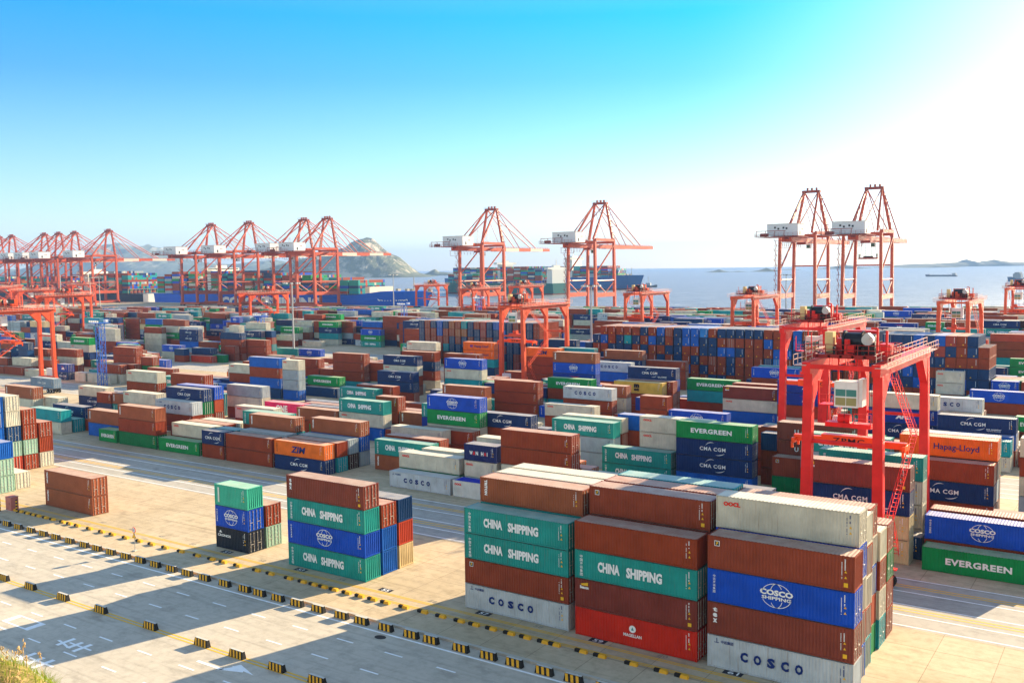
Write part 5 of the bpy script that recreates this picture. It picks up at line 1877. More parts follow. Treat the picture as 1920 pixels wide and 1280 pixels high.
for x,yy,lab in ((-135.4,70.9,'slim yellow and black banded post standing just right of the pink cabinet'),(-138.3,70.0,'yellow and black banded post at the far left edge before the pink cabinet')):
    r=empty('banded_post',(x,yy,0)); tag(r,lab,'bollard'); MB().tube((0,0,0),(0,0,1.9),.11,10).build('shaft',BK,r); mb=MB()
    for k in range(4): mb.tube((0,0,.15+k*.45),(0,0,.38+k*.45),.115,10)
    mb.build('bands',BY,r)
r=empty('service_cabinet',(-138.2,70.8,0)); tag(r,'faded pink service cabinet standing on the yard at the left edge','cabinet')
PK=flat('cabinet_pink',(.50,.17,.14)); MB().box(0,0,.05,1.5,1.1,1.95).build('body',PK,r); MB().box(-.05,-.05,1.95,1.55,1.15,2.03).build('lid',PK,r); MB().box(-.06,-.06,0,1.56,1.16,.05).build('plinth',BW,r); MB().box(1.0,-.02,.9,1.06,-.001,1.2).build('handle',BK,r)
# ---------------- gantry cranes of the yard ----------------
RED=paint((.74,.022,.02),.12,0,.5); ORG=paint((.66,.085,.03),.18,0,.5); SPR=paint((.80,.085,.015),.12,0,.4)
GLS=flat('dark_window',(.03,.09,.08),.08); CABW=flat('cab_white',(.72,.72,.70),.4); DRED=paint((.30,.02,.018),.25,0,.55); STEEL=flat('dark_machine',(.03,.03,.035),.35,.4); GRY=flat('machine_grey',(.42,.43,.44),.4,.3); CABY=flat('locker_cream',(.70,.50,.22),.5); TYRE=flat('tyre_rubber',(.015,.015,.015),.8); PALE=flat('handrail_paint',(.70,.42,.34),.5)
def rail(mb,p,q,h=1.1,post=1.5,w=.06):
    p=Vector(p);q=Vector(q);n=max(1,int((q-p).length/post))
    for zz in (h,h*.5): mb.beam(p+Vector((0,0,zz)),q+Vector((0,0,zz)),w)
    for i in range(n+1): 
        a=p.lerp(q,i/n); mb.beam(a,a+Vector((0,0,h)),w)
def stair(mb,x,y0,y1,z0,z1,w=.6):
    p=Vector((x,y0,z0));q=Vector((x,y1,z1)); n=int((q-p).length/.32)
    for dx in (-w/2,w/2):
        a=p+Vector((dx,0,0));b_=q+Vector((dx,0,0)); mb.beam(a,b_,.04,.14); mb.beam(a+Vector((0,0,1)),b_+Vector((0,0,1)),.035)
        for i in range(0,n,4): c_=a.lerp(b_,i/n); mb.beam(c_,c_+Vector((0,0,1)),.045)
    for i in range(0,n,2): c_=p.lerp(q,i/n); mb.box(c_.x-w/2,c_.y-.12,c_.z,c_.x+w/2,c_.y+.12,c_.z+.03)
def rtg(x,y0,y1,mat,label,trol=.18,spz=14.2,hero=False,flip=False,gx=7.3):
    r=empty('gantry_crane',(x,y0,0)); tag(r,label,'gantry crane','rubber-tyred gantry cranes over the container blocks'); D=y1-y0
    H=23.2
    for yy in (0,D):
        for xx,sg in ((0,1),(gx,-1)):
            MB().beam((xx-sg*.25,yy,1.9),(xx,yy,H-.7),1.2,1.0,.95,.95,up=(0,1,0)).build('leg',mat,r)
        MB().beam((-1.2,yy,1.75),(gx+1.2,yy,1.75),1.0,1.1).build('sill_beam',mat,r)
        MB().tube((0,yy,15.0),(gx,yy,15.0),.22,8).build('tie_bar',mat,r)
        for xx in (-.6,gx+.6):
            b_=MB().box(xx-1.3,yy-.4,.55,xx+1.3,yy+.4,1.25).build('bogie',mat,r)
            for dx in (-.8,.8):
                MB().tube((xx+dx,yy-.42,.72),(xx+dx,yy+.42,.72),.72,16).build('wheel',TYRE,b_)
    for xx in (0,gx):
        mb=MB(); mb.box(xx-.45,-1.2,H-.75,xx+.45,D+1.2,H+.55)
        for yy,s in ((0,1),(D,-1)):        # haunches
            mb.poly([(xx-.45,yy+s*.5,H-4.0),(xx-.45,yy+s*3.6,H-.75),(xx-.45,yy+s*.5,H-.75)]); mb.poly([(xx+.45,yy+s*.5,H-4.0),(xx+.45,yy+s*3.6,H-.75),(xx+.45,yy+s*.5,H-.75)])
            mb.quad((xx-.45,yy+s*.5,H-4.0),(xx+.45,yy+s*.5,H-4.0),(xx+.45,yy+s*3.6,H-.75),(xx-.45,yy+s*3.6,H-.75))
        g_=mb.build('girder',mat,r)
        ox=xx+(-1.15 if xx==0 else 1.15)
        mb=MB(); mb.box(min(ox,xx)-.05,-1.6,H+.2,max(ox,xx)+.05,D+1.6,H+.27)
        rail(mb,(ox+(-.1 if xx==0 else .1),-1.6,H+.27),(ox+(-.1 if xx==0 else .1),D+1.6,H+.27)); rail(mb,(xx,-1.2,H+.78),(xx,D+1.2,H+.78),.9,2.2); mb.build('walkway',PALE,g_)
    for yy in (-1.0,D+1.0): MB().beam((0,yy,H+.1),(gx,yy,H+.1),.35,.5).build('end_beam',mat,r)
    ty=D*trol
    t=empty('trolley',(0,0,0)); t.parent=r; ALLOBJ.setdefault(r.name,[]).append(t)
    mb=MB(); P0=H+.85
    for yy in (ty-2.6,ty-.9,ty+.9,ty+2.4): mb.box(-.9,yy,P0,gx+.9,yy+.28,P0+.42)
    for k in range(8): mb.box(-.9+k*(gx+1.5)/7.,ty-2.6,P0+.06,-.66+k*(gx+1.5)/7.,ty+2.6,P0+.34)
    mb.box(.4,ty-2.4,P0+.36,gx-.4,ty+2.4,P0+.40)
    for a_,b_ in (((-.9,ty-2.6),(gx+.9,ty-2.6)),((-.9,ty+2.6),(gx+.9,ty+2.6)),((-.9,ty-2.6),(-.9,ty+2.6)),((gx+.9,ty-2.6),(gx+.9,ty+2.6))): rail(mb,(*a_,P0+.4),(*b_,P0+.4),1.1,1.1,.07)
    mb.build('platform',DRED,t)  # darker red paints in the shade on the trolley platform
    mb=MB(); mb.tube((gx*.40,ty,H+2.6),(gx*.64,ty,H+2.6),.98,18); mb.tube((gx*.37,ty,H+2.6),(gx*.40,ty,H+2.6),1.2,18); mb.tube((gx*.64,ty,H+2.6),(gx*.66,ty,H+2.6),1.2,18); mb.box(gx*.68,ty-.9,H+1.3,gx*.84,ty+.9,H+3.4); mb.build('winch_drum',STEEL,t)
    mb=MB(); mb.tube((gx*.76,ty-1.7,H+2.9),(gx*.76,ty-.9,H+2.9),.62,14); mb.tube((gx*.76,ty-1.85,H+3.3),(gx*.76,ty-1.2,H+3.3),.36,12); mb.build('hoist_motor',GRY,t)
    mb=MB(); mb.box(gx*.28,ty-.7,H+1.25,gx*.36,ty+.7,H+2.9); mb.box(gx*.44,ty-2.0,H+1.25,gx*.58,ty-1.2,H+2.3); mb.tube((gx*.47,ty-1.6,H+2.3),(gx*.47,ty-1.6,H+2.9),.3,10); mb.box(gx*.30,ty+1.2,H+1.25,gx*.80,ty+2.3,H+3.7); mb.box(gx*.90,ty-.6,H+1.25,gx*1.05,ty+1.2,H+2.4); mb.build('gear_frame',mat,t)
    mb=MB(); rg_=random.Random(3)
    for k in range(14):
        xx=rg_.uniform(-.3,gx+.3); yy=ty+rg_.uniform(-2.2,2.2); q=rg_.uniform(.12,.35); mb.box(xx,yy,H+1.25,xx+q,yy+q,H+1.4+rg_.uniform(.2,1.0))
    for k in range(6): mb.tube((k*gx/6,ty-2.3,H+1.5),(k*gx/6+1.0,ty-2.3,H+1.4+.2*(k%3)),.06,6)
    mb.build('fitting',STEEL,t)
    MB().box(gx*.10,ty-.6,H+1.25,gx*.22,ty+.6,H+3.6).build('locker',CABY,t)
    mb=MB(); mb.beam((gx*.93,ty-2.4,H+1.2),(gx*.93,ty-2.4,H+4.2),.22); mb.beam((gx*1.06,ty-2.4,H+1.2),(gx*1.06,ty-2.4,H+4.0),.22); mb.beam((gx*.93,ty-2.4,H+4.2),(gx*.84,ty-2.4,H+4.2),.22); mb.beam((-.2,ty-2.5,H+1.2),(-.2,ty-2.5,H+3.6),.1); mb.build('service_davit',mat,t)
    c=MB().box(gx*.34,ty-3.0,H-4.4,gx*.68,ty-.9,H-1.6).build('operator_cab',CABW,t)
    MB().box(gx*.68,ty-2.8,H-4.3,gx*.74,ty-1.0,H-1.3).build('cab_cabinet',CABW,c)
    mb=MB()
    for a_ in range(2): mb.box(gx*.34+.14+a_*1.14,ty-3.03,H-3.2,gx*.34+1.20+a_*1.14,ty-3.0,H-2.45)
    mb.build('cab_window',flat('green_glass',(.06,.22,.20),.15),c); mb=MB()
    for a_ in range(2): mb.box(gx*.34+.14+a_*1.14,ty-3.03,H-4.2,gx*.34+1.20+a_*1.14,ty-3.0,H-3.35)
    mb.build('lower_window',flat('amber_glass',(.30,.28,.12),.2),c)
    mb=MB(); 
    for xx in (gx*.36,gx*.66): mb.box(xx-.08,ty-2.0,H-1.6,xx+.08,ty-1.8,H+.85)
    mb.box(gx*.10,ty-3.0,H-4.2,gx*.12,ty-2.9,H-1.6); rail(mb,(gx*.12,ty-3.0,H-4.2),(gx*.33,ty-3.0,H-4.2),1.1,.7,.06); mb.box(gx*.12,ty-3.0,H-4.3,gx*.33,ty-1.2,H-4.2); mb.build('cab_hanger',mat,c)
    sy=ty; hb=MB(); hb.box(gx*.12,sy-.7,spz+2.0,gx*.80,sy+.7,spz+2.5); hb.tube((gx*.3,sy,spz+2.9),(gx*.48,sy,spz+2.9),.55,14); rail(hb,(gx*.55,sy-.7,spz+2.5),(gx*.8,sy-.7,spz+2.5)); h_=hb.build('headblock',mat,t)
    mb=MB()
    for xx in (gx*.14,gx*.40,gx*.55,gx*.78):
        for yy in (-.5,.5): mb.beam((xx,sy+yy,spz+2.5),(xx+(gx*.5-xx)*.1,sy+yy,H+1),.05)
    mb.build('hoist_rope',STEEL,h_)
    sx0=gx*.46-6.1; mb=MB(); mb.box(sx0,sy-.35,spz,sx0+12.2,sy+.35,spz+.72); mb.box(sx0+3.2,sy-.6,spz-.1,sx0+9.0,sy+.6,spz+1.05)
    for xx in (sx0,sx0+11.9): mb.box(xx,sy-1.2,spz-.1,xx+.35,sy+1.2,spz+.45); 
    for xx in (sx0+.05,sx0+12.0):
        for yy in (-1.1,1.1): mb.box(xx-.1,sy+yy-.1,spz-.7,xx+.15,sy+yy+.1,spz-.05)
    s_=mb.build('spreader',SPR,t)
    mb=MB(); put_text(mb,'ZPMC',None,(sx0+4.5,sy-.612,spz+.22),(1,0,0),(0,0,1),3.4,.55,bold=.015,spacing=1.15); mb.build('lettering',BLK,s_)
    mb=MB(); rs=1
    stair(mb,gx+1.1,1.5,13.0,H-1.0,H-9.0); stair(mb,gx+1.1,13.0,6.0,H-9.0,H-13.5); stair(mb,gx+1.1,6.0,1.2,H-13.5,H-16.5); stair(mb,gx+1.1,1.2,4.6,H-16.5,2.2); mb.build('stairs',mat,r)
    mb=MB(); mb.box(1.0,-1.5,2.3,3.4,-.5,4.3); mb.box(1.8,D+.5,2.3,5.8,D+1.7,4.6); mb.build('power_house',CABW,r)
    mb=MB(); mb.box(-1.6,-1.0,2.3,-.2,-.4,3.7); mb.tube((gx+1.6,-.7,2.3),(gx+1.6,-.7,3.6),.32,10); mb.box(gx+.9,-1.1,2.2,gx+2.3,-.3,2.32); mb.build('drive_unit',mat,r)
    return r
rtg(-31.0,103.5,127.6,RED,'large red gantry crane with white cab and orange spreader standing nearest the camera',.16,14.2)
rtg(-53.3,163.0,187.0,RED,'red gantry crane rising just behind the nearest gantry crane, spreader low over blue box',.30,12.5)
rtg(-154.8,222.5,246.6,ORG,'orange-red gantry crane mid-yard standing before the wall of box ends',.12,13.0)
for a in ((-304,400.5,424.6,'smaller orange gantry crane directly before the single ship-to-shore crane over the green ship',.3),
 (-176.5,341.5,365.6,'small orange gantry crane standing alone against the sea right of the grey lamp mast',.2),
 (-118.9,309.2,333.3,'small orange-red gantry crane left of the paired ship-to-shore cranes',.35),
 (-48.9,281.5,305.6,'red gantry crane against the sea behind the short wall of box ends',.3),
 (-49.4,427.5,451.5,'red gantry crane cut by the right edge against the sea',.3),
 (-313.5,459.8,483.8,'orange gantry crane partly hidden behind the mid-yard gantry crane',.4),
 (-292.5,139.8,163.5,'orange gantry crane at the left edge standing on the open lane',.5),
 (-462,258.0,282.0,'orange gantry crane behind the one at the left edge',.5),
 (-371.5,309.2,333.3,'orange gantry crane before the long blue ship hull, beside the grey lamp mast',.6),
 (-892,530.0,554.0,'orange gantry crane before the ship loaded with containers at left',.5),
 (-640,340.8,364.8,'orange gantry crane furthest forward of the hazy group at the left edge',.5),(-800,400.1,424.1,'orange gantry crane second back in the hazy group at the left edge',.4),(-900,459.4,483.4,'orange gantry crane furthest back in the hazy group at the left edge',.6),
 (-410,489.5,513.5,'orange gantry crane far back, before the middle of the blue ship hull',.5)):
    rtg(a[0],a[1],a[2],ORG,a[3],a[4],13.5)
# ---------------- ship-to-shore cranes ----------------
QC=paint((.46,.075,.032),.15,0,.5); QD=paint((.26,.045,.03),.2,0,.5); HOUSE=flat('machine_house_white',(.66,.68,.70),.5); BAND=flat('boom_white',(.60,.50,.42),.5)
def quay_crane(banded=True):
    r=empty('ship_to_shore_crane',(0,0,0)); W=24.0; D=30.0
    for i,(x,y) in enumerate(((0,0),(0,D),(W,0),(W,D))):
        lg=MB().beam((x,y,2.5),(x+(.6 if x==0 else -.6),y,55 if y==0 or x==W else 54),1.9,2.3,1.7,2.0,up=(0,1,0)).build('leg',QC,r)
        if i==0:
            mb=MB(); z=4; s=1
            while z<50: mb.beam((-2.4,-1.5*s,z),(-2.4,1.5*s,z+3.2),.35,.16); mb.box(-3.0,-2.0,z+3.1,-.9,2.0,z+3.25); mb.beam((-3,-1.9*s,z+1.2),(-3,1.5*s,z+4.3),.08); mb.beam((-3.0,1.9*s,z+3.2),(-3.0,1.9*s,z+4.3),.1); z+=3.3; s=-s
            mb.build('stair_tower',QD,lg)
    for y in (0,D): MB().beam((-3,y,2.6),(W+3,y,2.6),1.6,2.0).build('sill_beam',QC,r)
    for x in (0,W):
        MB().beam((x,0,1.9),(x,D,1.9),1.2,1.6).build('tie_beam',QC,r)
        MB().beam((x,-.5,13.2),(x,D+.5,13.2),1.5,3.2).build('portal_beam',QC,r)
        mb=MB(); mb.tube((x,0,24),(x,D,24),.5,8); mb.tube((x,0,23.5),(x,D*.5,14.8),.38,6); mb.tube((x,D,23.5),(x,D*.5,14.8),.38,6); mb.tube((x,.5,29.5),(x,D-.6,51),.55,8); mb.build('side_brace',QC,r)
        MB().beam((x,0,54.5),(x,D,54.5),1.2,2.0).build('top_beam',QC,r)
    for y in (0,D): MB().beam((0,y,52.9),(W,y,52.9),1.5,1.8).build('cross_beam',QC,r)
    MB().tube((0,D,33),(W,D,33),.45,8).build('cross_tie',QC,r)
    mb=MB(); mb.box(W/2-3.2,-22,48.7,W/2-1.6,D+2,51.4); mb.box(W/2+1.6,-22,48.7,W/2+3.2,D+2,51.4)
    for k in range(9): mb.box(W/2-1.6,-21+k*6,49.2,W/2+1.6,-20.2+k*6,50.4)
    mb.build('girder',QC,r)
    bm_=MB(); segs=[(0,.16,1),(.16,.40,0),(.40,.62,1),(.62,.86,0),(.86,1,1)] if banded else [(0,.5,1),(.5,1,1)]
    y0,y1=D+2.2,D+86
    bm2=MB()
    for a,b_,c_ in segs:
        t=bm_ if c_ else bm2
        for s in (-1,1): t.box(W/2+s*2.4-.8,y0+(y1-y0)*a+.02,48.3+.5*a,W/2+s*2.4+.8,y0+(y1-y0)*b_,51.6-.4*b_)
    for k in range(14): bm_.box(W/2-1.6,y0+2+k*6,49.6,W/2+1.6,y0+2.5+k*6,50.6)
    rail(bm_,(W/2+3.5,y0,51),(W/2+3.5,y1-4,51),1.3,4,.12)
    bo=bm_.build('boom',QC,r)
    if banded: bm2.build('boom_band',BAND,bo)
    ap=[]
    mb=MB()
    for s in (-1,1):
        ax=W/2+s*4.8; ap.append(ax)
        mb.beam((W/2+s*10.5,D,55),(ax,D,83),1.8,1.8,1.4,1.4); mb.beam((W/2+s*8.5,3,55),(ax,D-1.2,83),1.3,1.3,1.1,1.1)
    mb.build('apex_frame',QC,r)
    mb=MB(); mb.box(W/2-6,D-2,82.3,W/2+6,D+1.6,84.0); rail(mb,(W/2-6.8,D-2,84),(W/2+6.8,D-2,84),1.2,2,.12); mb.build('apex_head',QD,r)
    mb=MB()
    for dx in (-3,0,3): mb.tube((W/2+dx,D-.6,84.9),(W/2+dx+1,D-.6,84.9),.9,12)
    mb.build('sheave',QD,r)
    mb=MB()
    z=56
    while z<80: 
        k=(z-55)/28; x=W/2+10.5-5.7*k; mb.box(x+.5,D-1.5,z,x+2.8,D+1.5,z+.25); mb.beam((x+2.8,D-1.4,z),(x+2.8,D-1.4,z+1.2),.12); mb.beam((x+.6,D+1.2,z),(x+.2,D-1.2,z+4),.3,.12); z+=4.4
    mb.build('ladder_landing',QD,r)
    for s in (-1,1):
        ax=W/2+s*4.8
        MB().tube((ax,D,83.2),(W/2+s*2.6,D+63,51.6),.42,6).build('forestay',QC,r); MB().tube((ax,D,83.2),(W/2+s*2.6,D+37,51.6),.34,6).build('forestay',QC,r)
        MB().tube((ax,D-1,83.2),(W/2+s*2.6,-18,52),.42,6).build('backstay',QC,r)
        MB().tube((W/2+s*5.6,D-.5,80),(W/2+s*2.6,D+16,51.6),.2,5).build('stay_rope',QC,r)
    h=MB().box(-1.6,-19.5,52.6,W-5.6,-5.5,60.0).build('machine_house',HOUSE,r)
    mb=MB(); mb.box(-1.9,-19.8,60.0,W-5.3,-5.2,60.25); mb.build('roof',flat('house_roof',(.5,.5,.5)),h)
    mb=MB()
    for x,z in ((3,57.2),(5.2,56.4),(8.5,57),(10.5,56.6)): mb.box(x,-19.56,z,x+1.2,-19.5,z+1.2)
    mb.box(W-5.6,-16,53.2,W-5.54,-14.6,55.6); mb.build('vent',STEEL,h)
    mb=MB(); put_text(mb,'沪东',None,(W-5.52,-12.5,56.2),(0,1,0),(0,0,1),3.2,1.2); mb.build('lettering',flat('house_lettering',(.25,.1,.1)),h)
    mb=MB(); mb.box(-6,-31,51.6,W-2,-4,51.85); rail(mb,(-6,-31,51.85),(W-2,-31,51.85),2.2,3,.14); rail(mb,(-6,-31,51.85),(-6,-4,51.85),1.4,3,.14)
    for k in range(4): mb.beam((-5+k*6,-30,51.8),(-5+k*6,-30,55.5),.3)
    mb.beam((-5,-30,55.4),(14,-30,55.4),.4); mb.tube((-3,-28,53),(2,-28,53),1.0,10); mb.build('rear_platform',QD,r)
    mb=MB()
    for k in range(10):
        x=W/2-5; a=-16+k*4.2; mb.tube((x,a,48.6),(x,a+1.05,45.6),.09,5); mb.tube((x,a+1.05,45.6),(x,a+2.1,48.6),.09,5)
    mb.box(W/2-5.2,-22,48.5,W/2-4.8,D,48.7); mb.box(W/2-6,-20,44.6,W/2+5,-19.8,44.8); mb.box(W/2-6,-20,44.8,W/2-5.8,-19.8,48.7); mb.box(W/2+4.8,-20,44.8,W/2+5,-19.8,48.7); mb.build('cable_festoon',QD,r)
    mb=MB(); mb.box(W/2-3,8,47.2,W/2+3,14,48.6); mb.build('trolley',QD,r)
    c=MB().box(W/2+3.2,9,44.6,W/2+5.6,12.5,47.6).build('operator_cab',CABW,r); MB().box(W/2+3.3,8.93,44.8,W/2+5.5,8.99,46.9).build('cab_window',GLS,c)
    mb=MB()
    for x in (W/2-2.5,W/2+7): 
        for k in range(5): mb.box(x-1,D*.4+k*0,56+k*2.2,x+1,D*.4+2,56.12+k*2.2)
        for dx in (-1,1):
            for dy in (0,2): mb.beam((x+dx,D*.4+dy,54),(x+dx,D*.4+dy,66),.14)
    mb.build('maintenance_tower',flat('tower_pale',(.62,.55,.48)),r)
    for x in (0,W):
        for y in (0,D):
            b_=MB().box(x-3.6,y-.7,1.0,x+3.6,y+.7,1.8).build('bogie',QD,r)
            mb=MB(); 
            for dx in (-3,-1.6,1.6,3): mb.tube((x+dx,y-.4,.5),(x+dx,y+.4,.5),.5,10)
            mb.build('wheel',STEEL,b_)
    return r
qc=quay_crane(False); qb=quay_crane(True)
QL=[(-153.4,'rightmost ship-to-shore crane, spreader hanging below its girder'),(-194.4,'ship-to-shore crane second from the right, boom meeting its neighbour'),(-357.2,'lone ship-to-shore crane before the big blue ship at sea'),(-460.6,'ship-to-shore crane before the green ship, with red and white boom'),
 (-652,'ship-to-shore crane whose banded boom crosses the rocky hill'),(-683.6,'ship-to-shore crane just left of the one whose boom crosses the rocky hill'),(-762.9,'ship-to-shore crane second from the left of the group of four over the blue hull'),(-822.1,'leftmost ship-to-shore crane of the group of four over the blue hull'),
 (-1005,'ship-to-shore crane with banded boom before the low blue hill'),(-1074.7,'second ship-to-shore crane left of the low blue hill'),(-1109,'third ship-to-shore crane left of the low blue hill'),(-1141,'fourth ship-to-shore crane left of the low blue hill'),(-1216.9,'small hazy ship-to-shore crane second from the left edge'),(-1248.4,'hazy ship-to-shore crane cut by the left edge')]
for i,(x,lab) in enumerate(QL):
    o=qc if i==0 else qb if i==3 else copy_tree(qc if i<3 else qb)
    o.location=(x-12,620,0); tag(o,lab,'harbour crane','ship-to-shore cranes along the quay')
sp=empty('hanging_spreader',(-155.5,645,0)); tag(sp,'small spreader frame hanging on ropes under the rightmost ship-to-shore crane','crane spreader')
MB().box(-6,-1.2,37.0,6,1.2,38.0).build('frame',QD,sp)
mb=MB(); [mb.box(x-.3,-1.2,38,x+.3,1.2,40.4) for x in (-5.6,5.6)]; mb.box(-3,-.8,38,3,.8,39); mb.build('headblock',STEEL,sp)
mb=MB(); [mb.tube((x,0,39),(x*.8,0,48.6),.09,5) for x in (-5,-2,2,5)]; mb.build('rope',STEEL,sp)
# ---------------- lamp masts and lattice towers ----------------
MST=flat('mast_grey',(.36,.37,.38),.5,.2); BLU=flat('lattice_blue',(.03,.13,.50),.45)
def mast(x,y,H,lab,head=True):
    r=empty('lamp_mast',(x,y,0)); tag(r,lab,'lamp mast','tall lamp masts in the yard'); MB().tube((0,0,0),(0,0,H),.45,10,.22).build('pole',MST,r)
    if head:
        mb=MB(); mb.tube((0,0,H-.2),(0,0,H+.15),1.1,12); 
        for k in range(8):
            a=k*math.pi/4; mb.beam((0,0,H),(3.0*math.cos(a),3.0*math.sin(a),H),.16); 
        h=mb.build('head_ring',STEEL,r); mb=MB()
        for k in range(8):
            a=k*math.pi/4; mb.box(3.0*math.cos(a)-.4,3.0*math.sin(a)-.4,H-.45,3.0*math.cos(a)+.4,3.0*math.sin(a)+.4,H+.1)
        mb.build('lamp',GRY,h)
for a in MASTS: mast(*a)
def lattice(x,y,H,lab,w=1.9):
    r=empty('lattice_tower',(x,y,0)); tag(r,lab,'lighting tower','blue lattice lighting towers'); mb=MB(); c_=[(-w/2,-w/2),(w/2,-w/2),(w/2,w/2),(-w/2,w/2)]
    for a in c_: mb.beam((a[0],a[1],0),(a[0],a[1],H),.16)
    b_=MB(); n=int(H/2.4); dz=H/n
    for k in range(n):
        for i in range(4):
            p,q=c_[i],c_[(i+1)%4]; b_.beam((p[0],p[1],k*dz),(q[0],q[1],(k+1)*dz),.06); b_.beam((q[0],q[1],k*dz),(p[0],p[1],(k+1)*dz),.06); b_.beam((p[0],p[1],k*dz),(q[0],q[1],k*dz),.09)
    mb.build('corner_posts',BLU,r); b_.build('bracing',BLU,r)
    p=MB(); p.box(-2.6,-2.0,H,2.6,2.0,H+.12); rail(p,(-2.6,-2,H+.1),(2.6,-2,H+.1)); rail(p,(-2.6,2,H+.1),(2.6,2,H+.1)); rail(p,(2.6,-2,H+.1),(2.6,2,H+.1)); rail(p,(-2.6,-2,H+.1),(-2.6,2,H+.1)); pl=p.build('platform',BLU,r)
    mb=MB(); 
    for k in range(5): mb.box(-2.3+k*1.0,-2.3,H+.3,-1.7+k*1.0,-1.9,H+.9)
    mb.box(1.2,.5,H+.3,2.4,1.4,H+1.1); mb.build('floodlight',CABW,pl)
for a in TOWERS: lattice(*a)
# ---------------- trailer ----------------
def trailer():
    r=empty('container_trailer',(-274.2,149.6,0)); tag(r,'flat semi-trailer standing in the open lane at left with a grey-blue box on it','trailer')
    MB().box(0,.3,1.1,12.6,2.1,1.35).build('chassis',STEEL,r)
    for x in (9.0,10.4,11.8):
        for y in (.05,1.95): 
            w=MB().tube((x,y,.52),(x,y+.35,.52),.52,16).build('wheel',TYRE,r); MB().tube((x,y-.01,.52),(x,y+.0,.52),.22,10).build('hub',CABW,w)
    MB().box(2.5,.5,.15,2.9,1.9,1.1).build('landing_leg',STEEL,r)
    make_container('D',12.19,2.8,True,(-274.0,149.6,1.36),0,'grey-blue container with white lettering and arcs, riding alone on the trailer in the open lane')
trailer()
# ---------------- ships ----------------
def hull_mesh(L,B,zd,zb,dr=0,flare=.12,bulge=True):
    """closed hull: origin at stern waterline centre, bow towards +x; zd deck height, zb forecastle extra"""
    secs=[(0,.80,.90),(.03,.92,1.0),(.10,1,1),(.70,1,1),(.82,.86,.98),(.90,.58,.86),(.955,.28,.62),(.985,.08,.30),(1.0,.01,.03)]
    v=[];f=[];nz=5
    for i,(t,bw,bd) in enumerate(secs):
        for k in range(nz):
            q=k/(nz-1); w=(bw+(bd-bw)*q)*B/2; x=t*L+(q*L*.022 if t>.9 else 0)*(t-.9)*10; z=-1.5+(zd+(zb if t>.86 else 0)+1.5)*q
            v+=[(x,-w,z),(x,w,z)]
    def id_(i,k,s): return (i*nz+k)*2+s
    for i in range(len(secs)-1):
        for k in range(nz-1):
            f.append((id_(i,k,0),id_(i+1,k,0),id_(i+1,k+1,0),id_(i,k+1,0))); f.append((id_(i+1,k,1),id_(i,k,1),id_(i,k+1,1),id_(i+1,k+1,1)))
        f.append((id_(i,nz-1,0),id_(i+1,nz-1,0),id_(i+1,nz-1,1),id_(i,nz-1,1)))
    for k in range(nz-1): f.append((id_(0,k,1),id_(0,k,0),id_(0,k+1,0),id_(0,k+1,1)))
    mb=MB(); mb.v=v; mb.f=f; mb.m=[0]*len(f); return mb
SHC=['b']*9+['n']*3+['s']*3+['t']*3+['v']*3+['c']*3+['e']*2+['w']*2+['L']*2+['r']+['q']
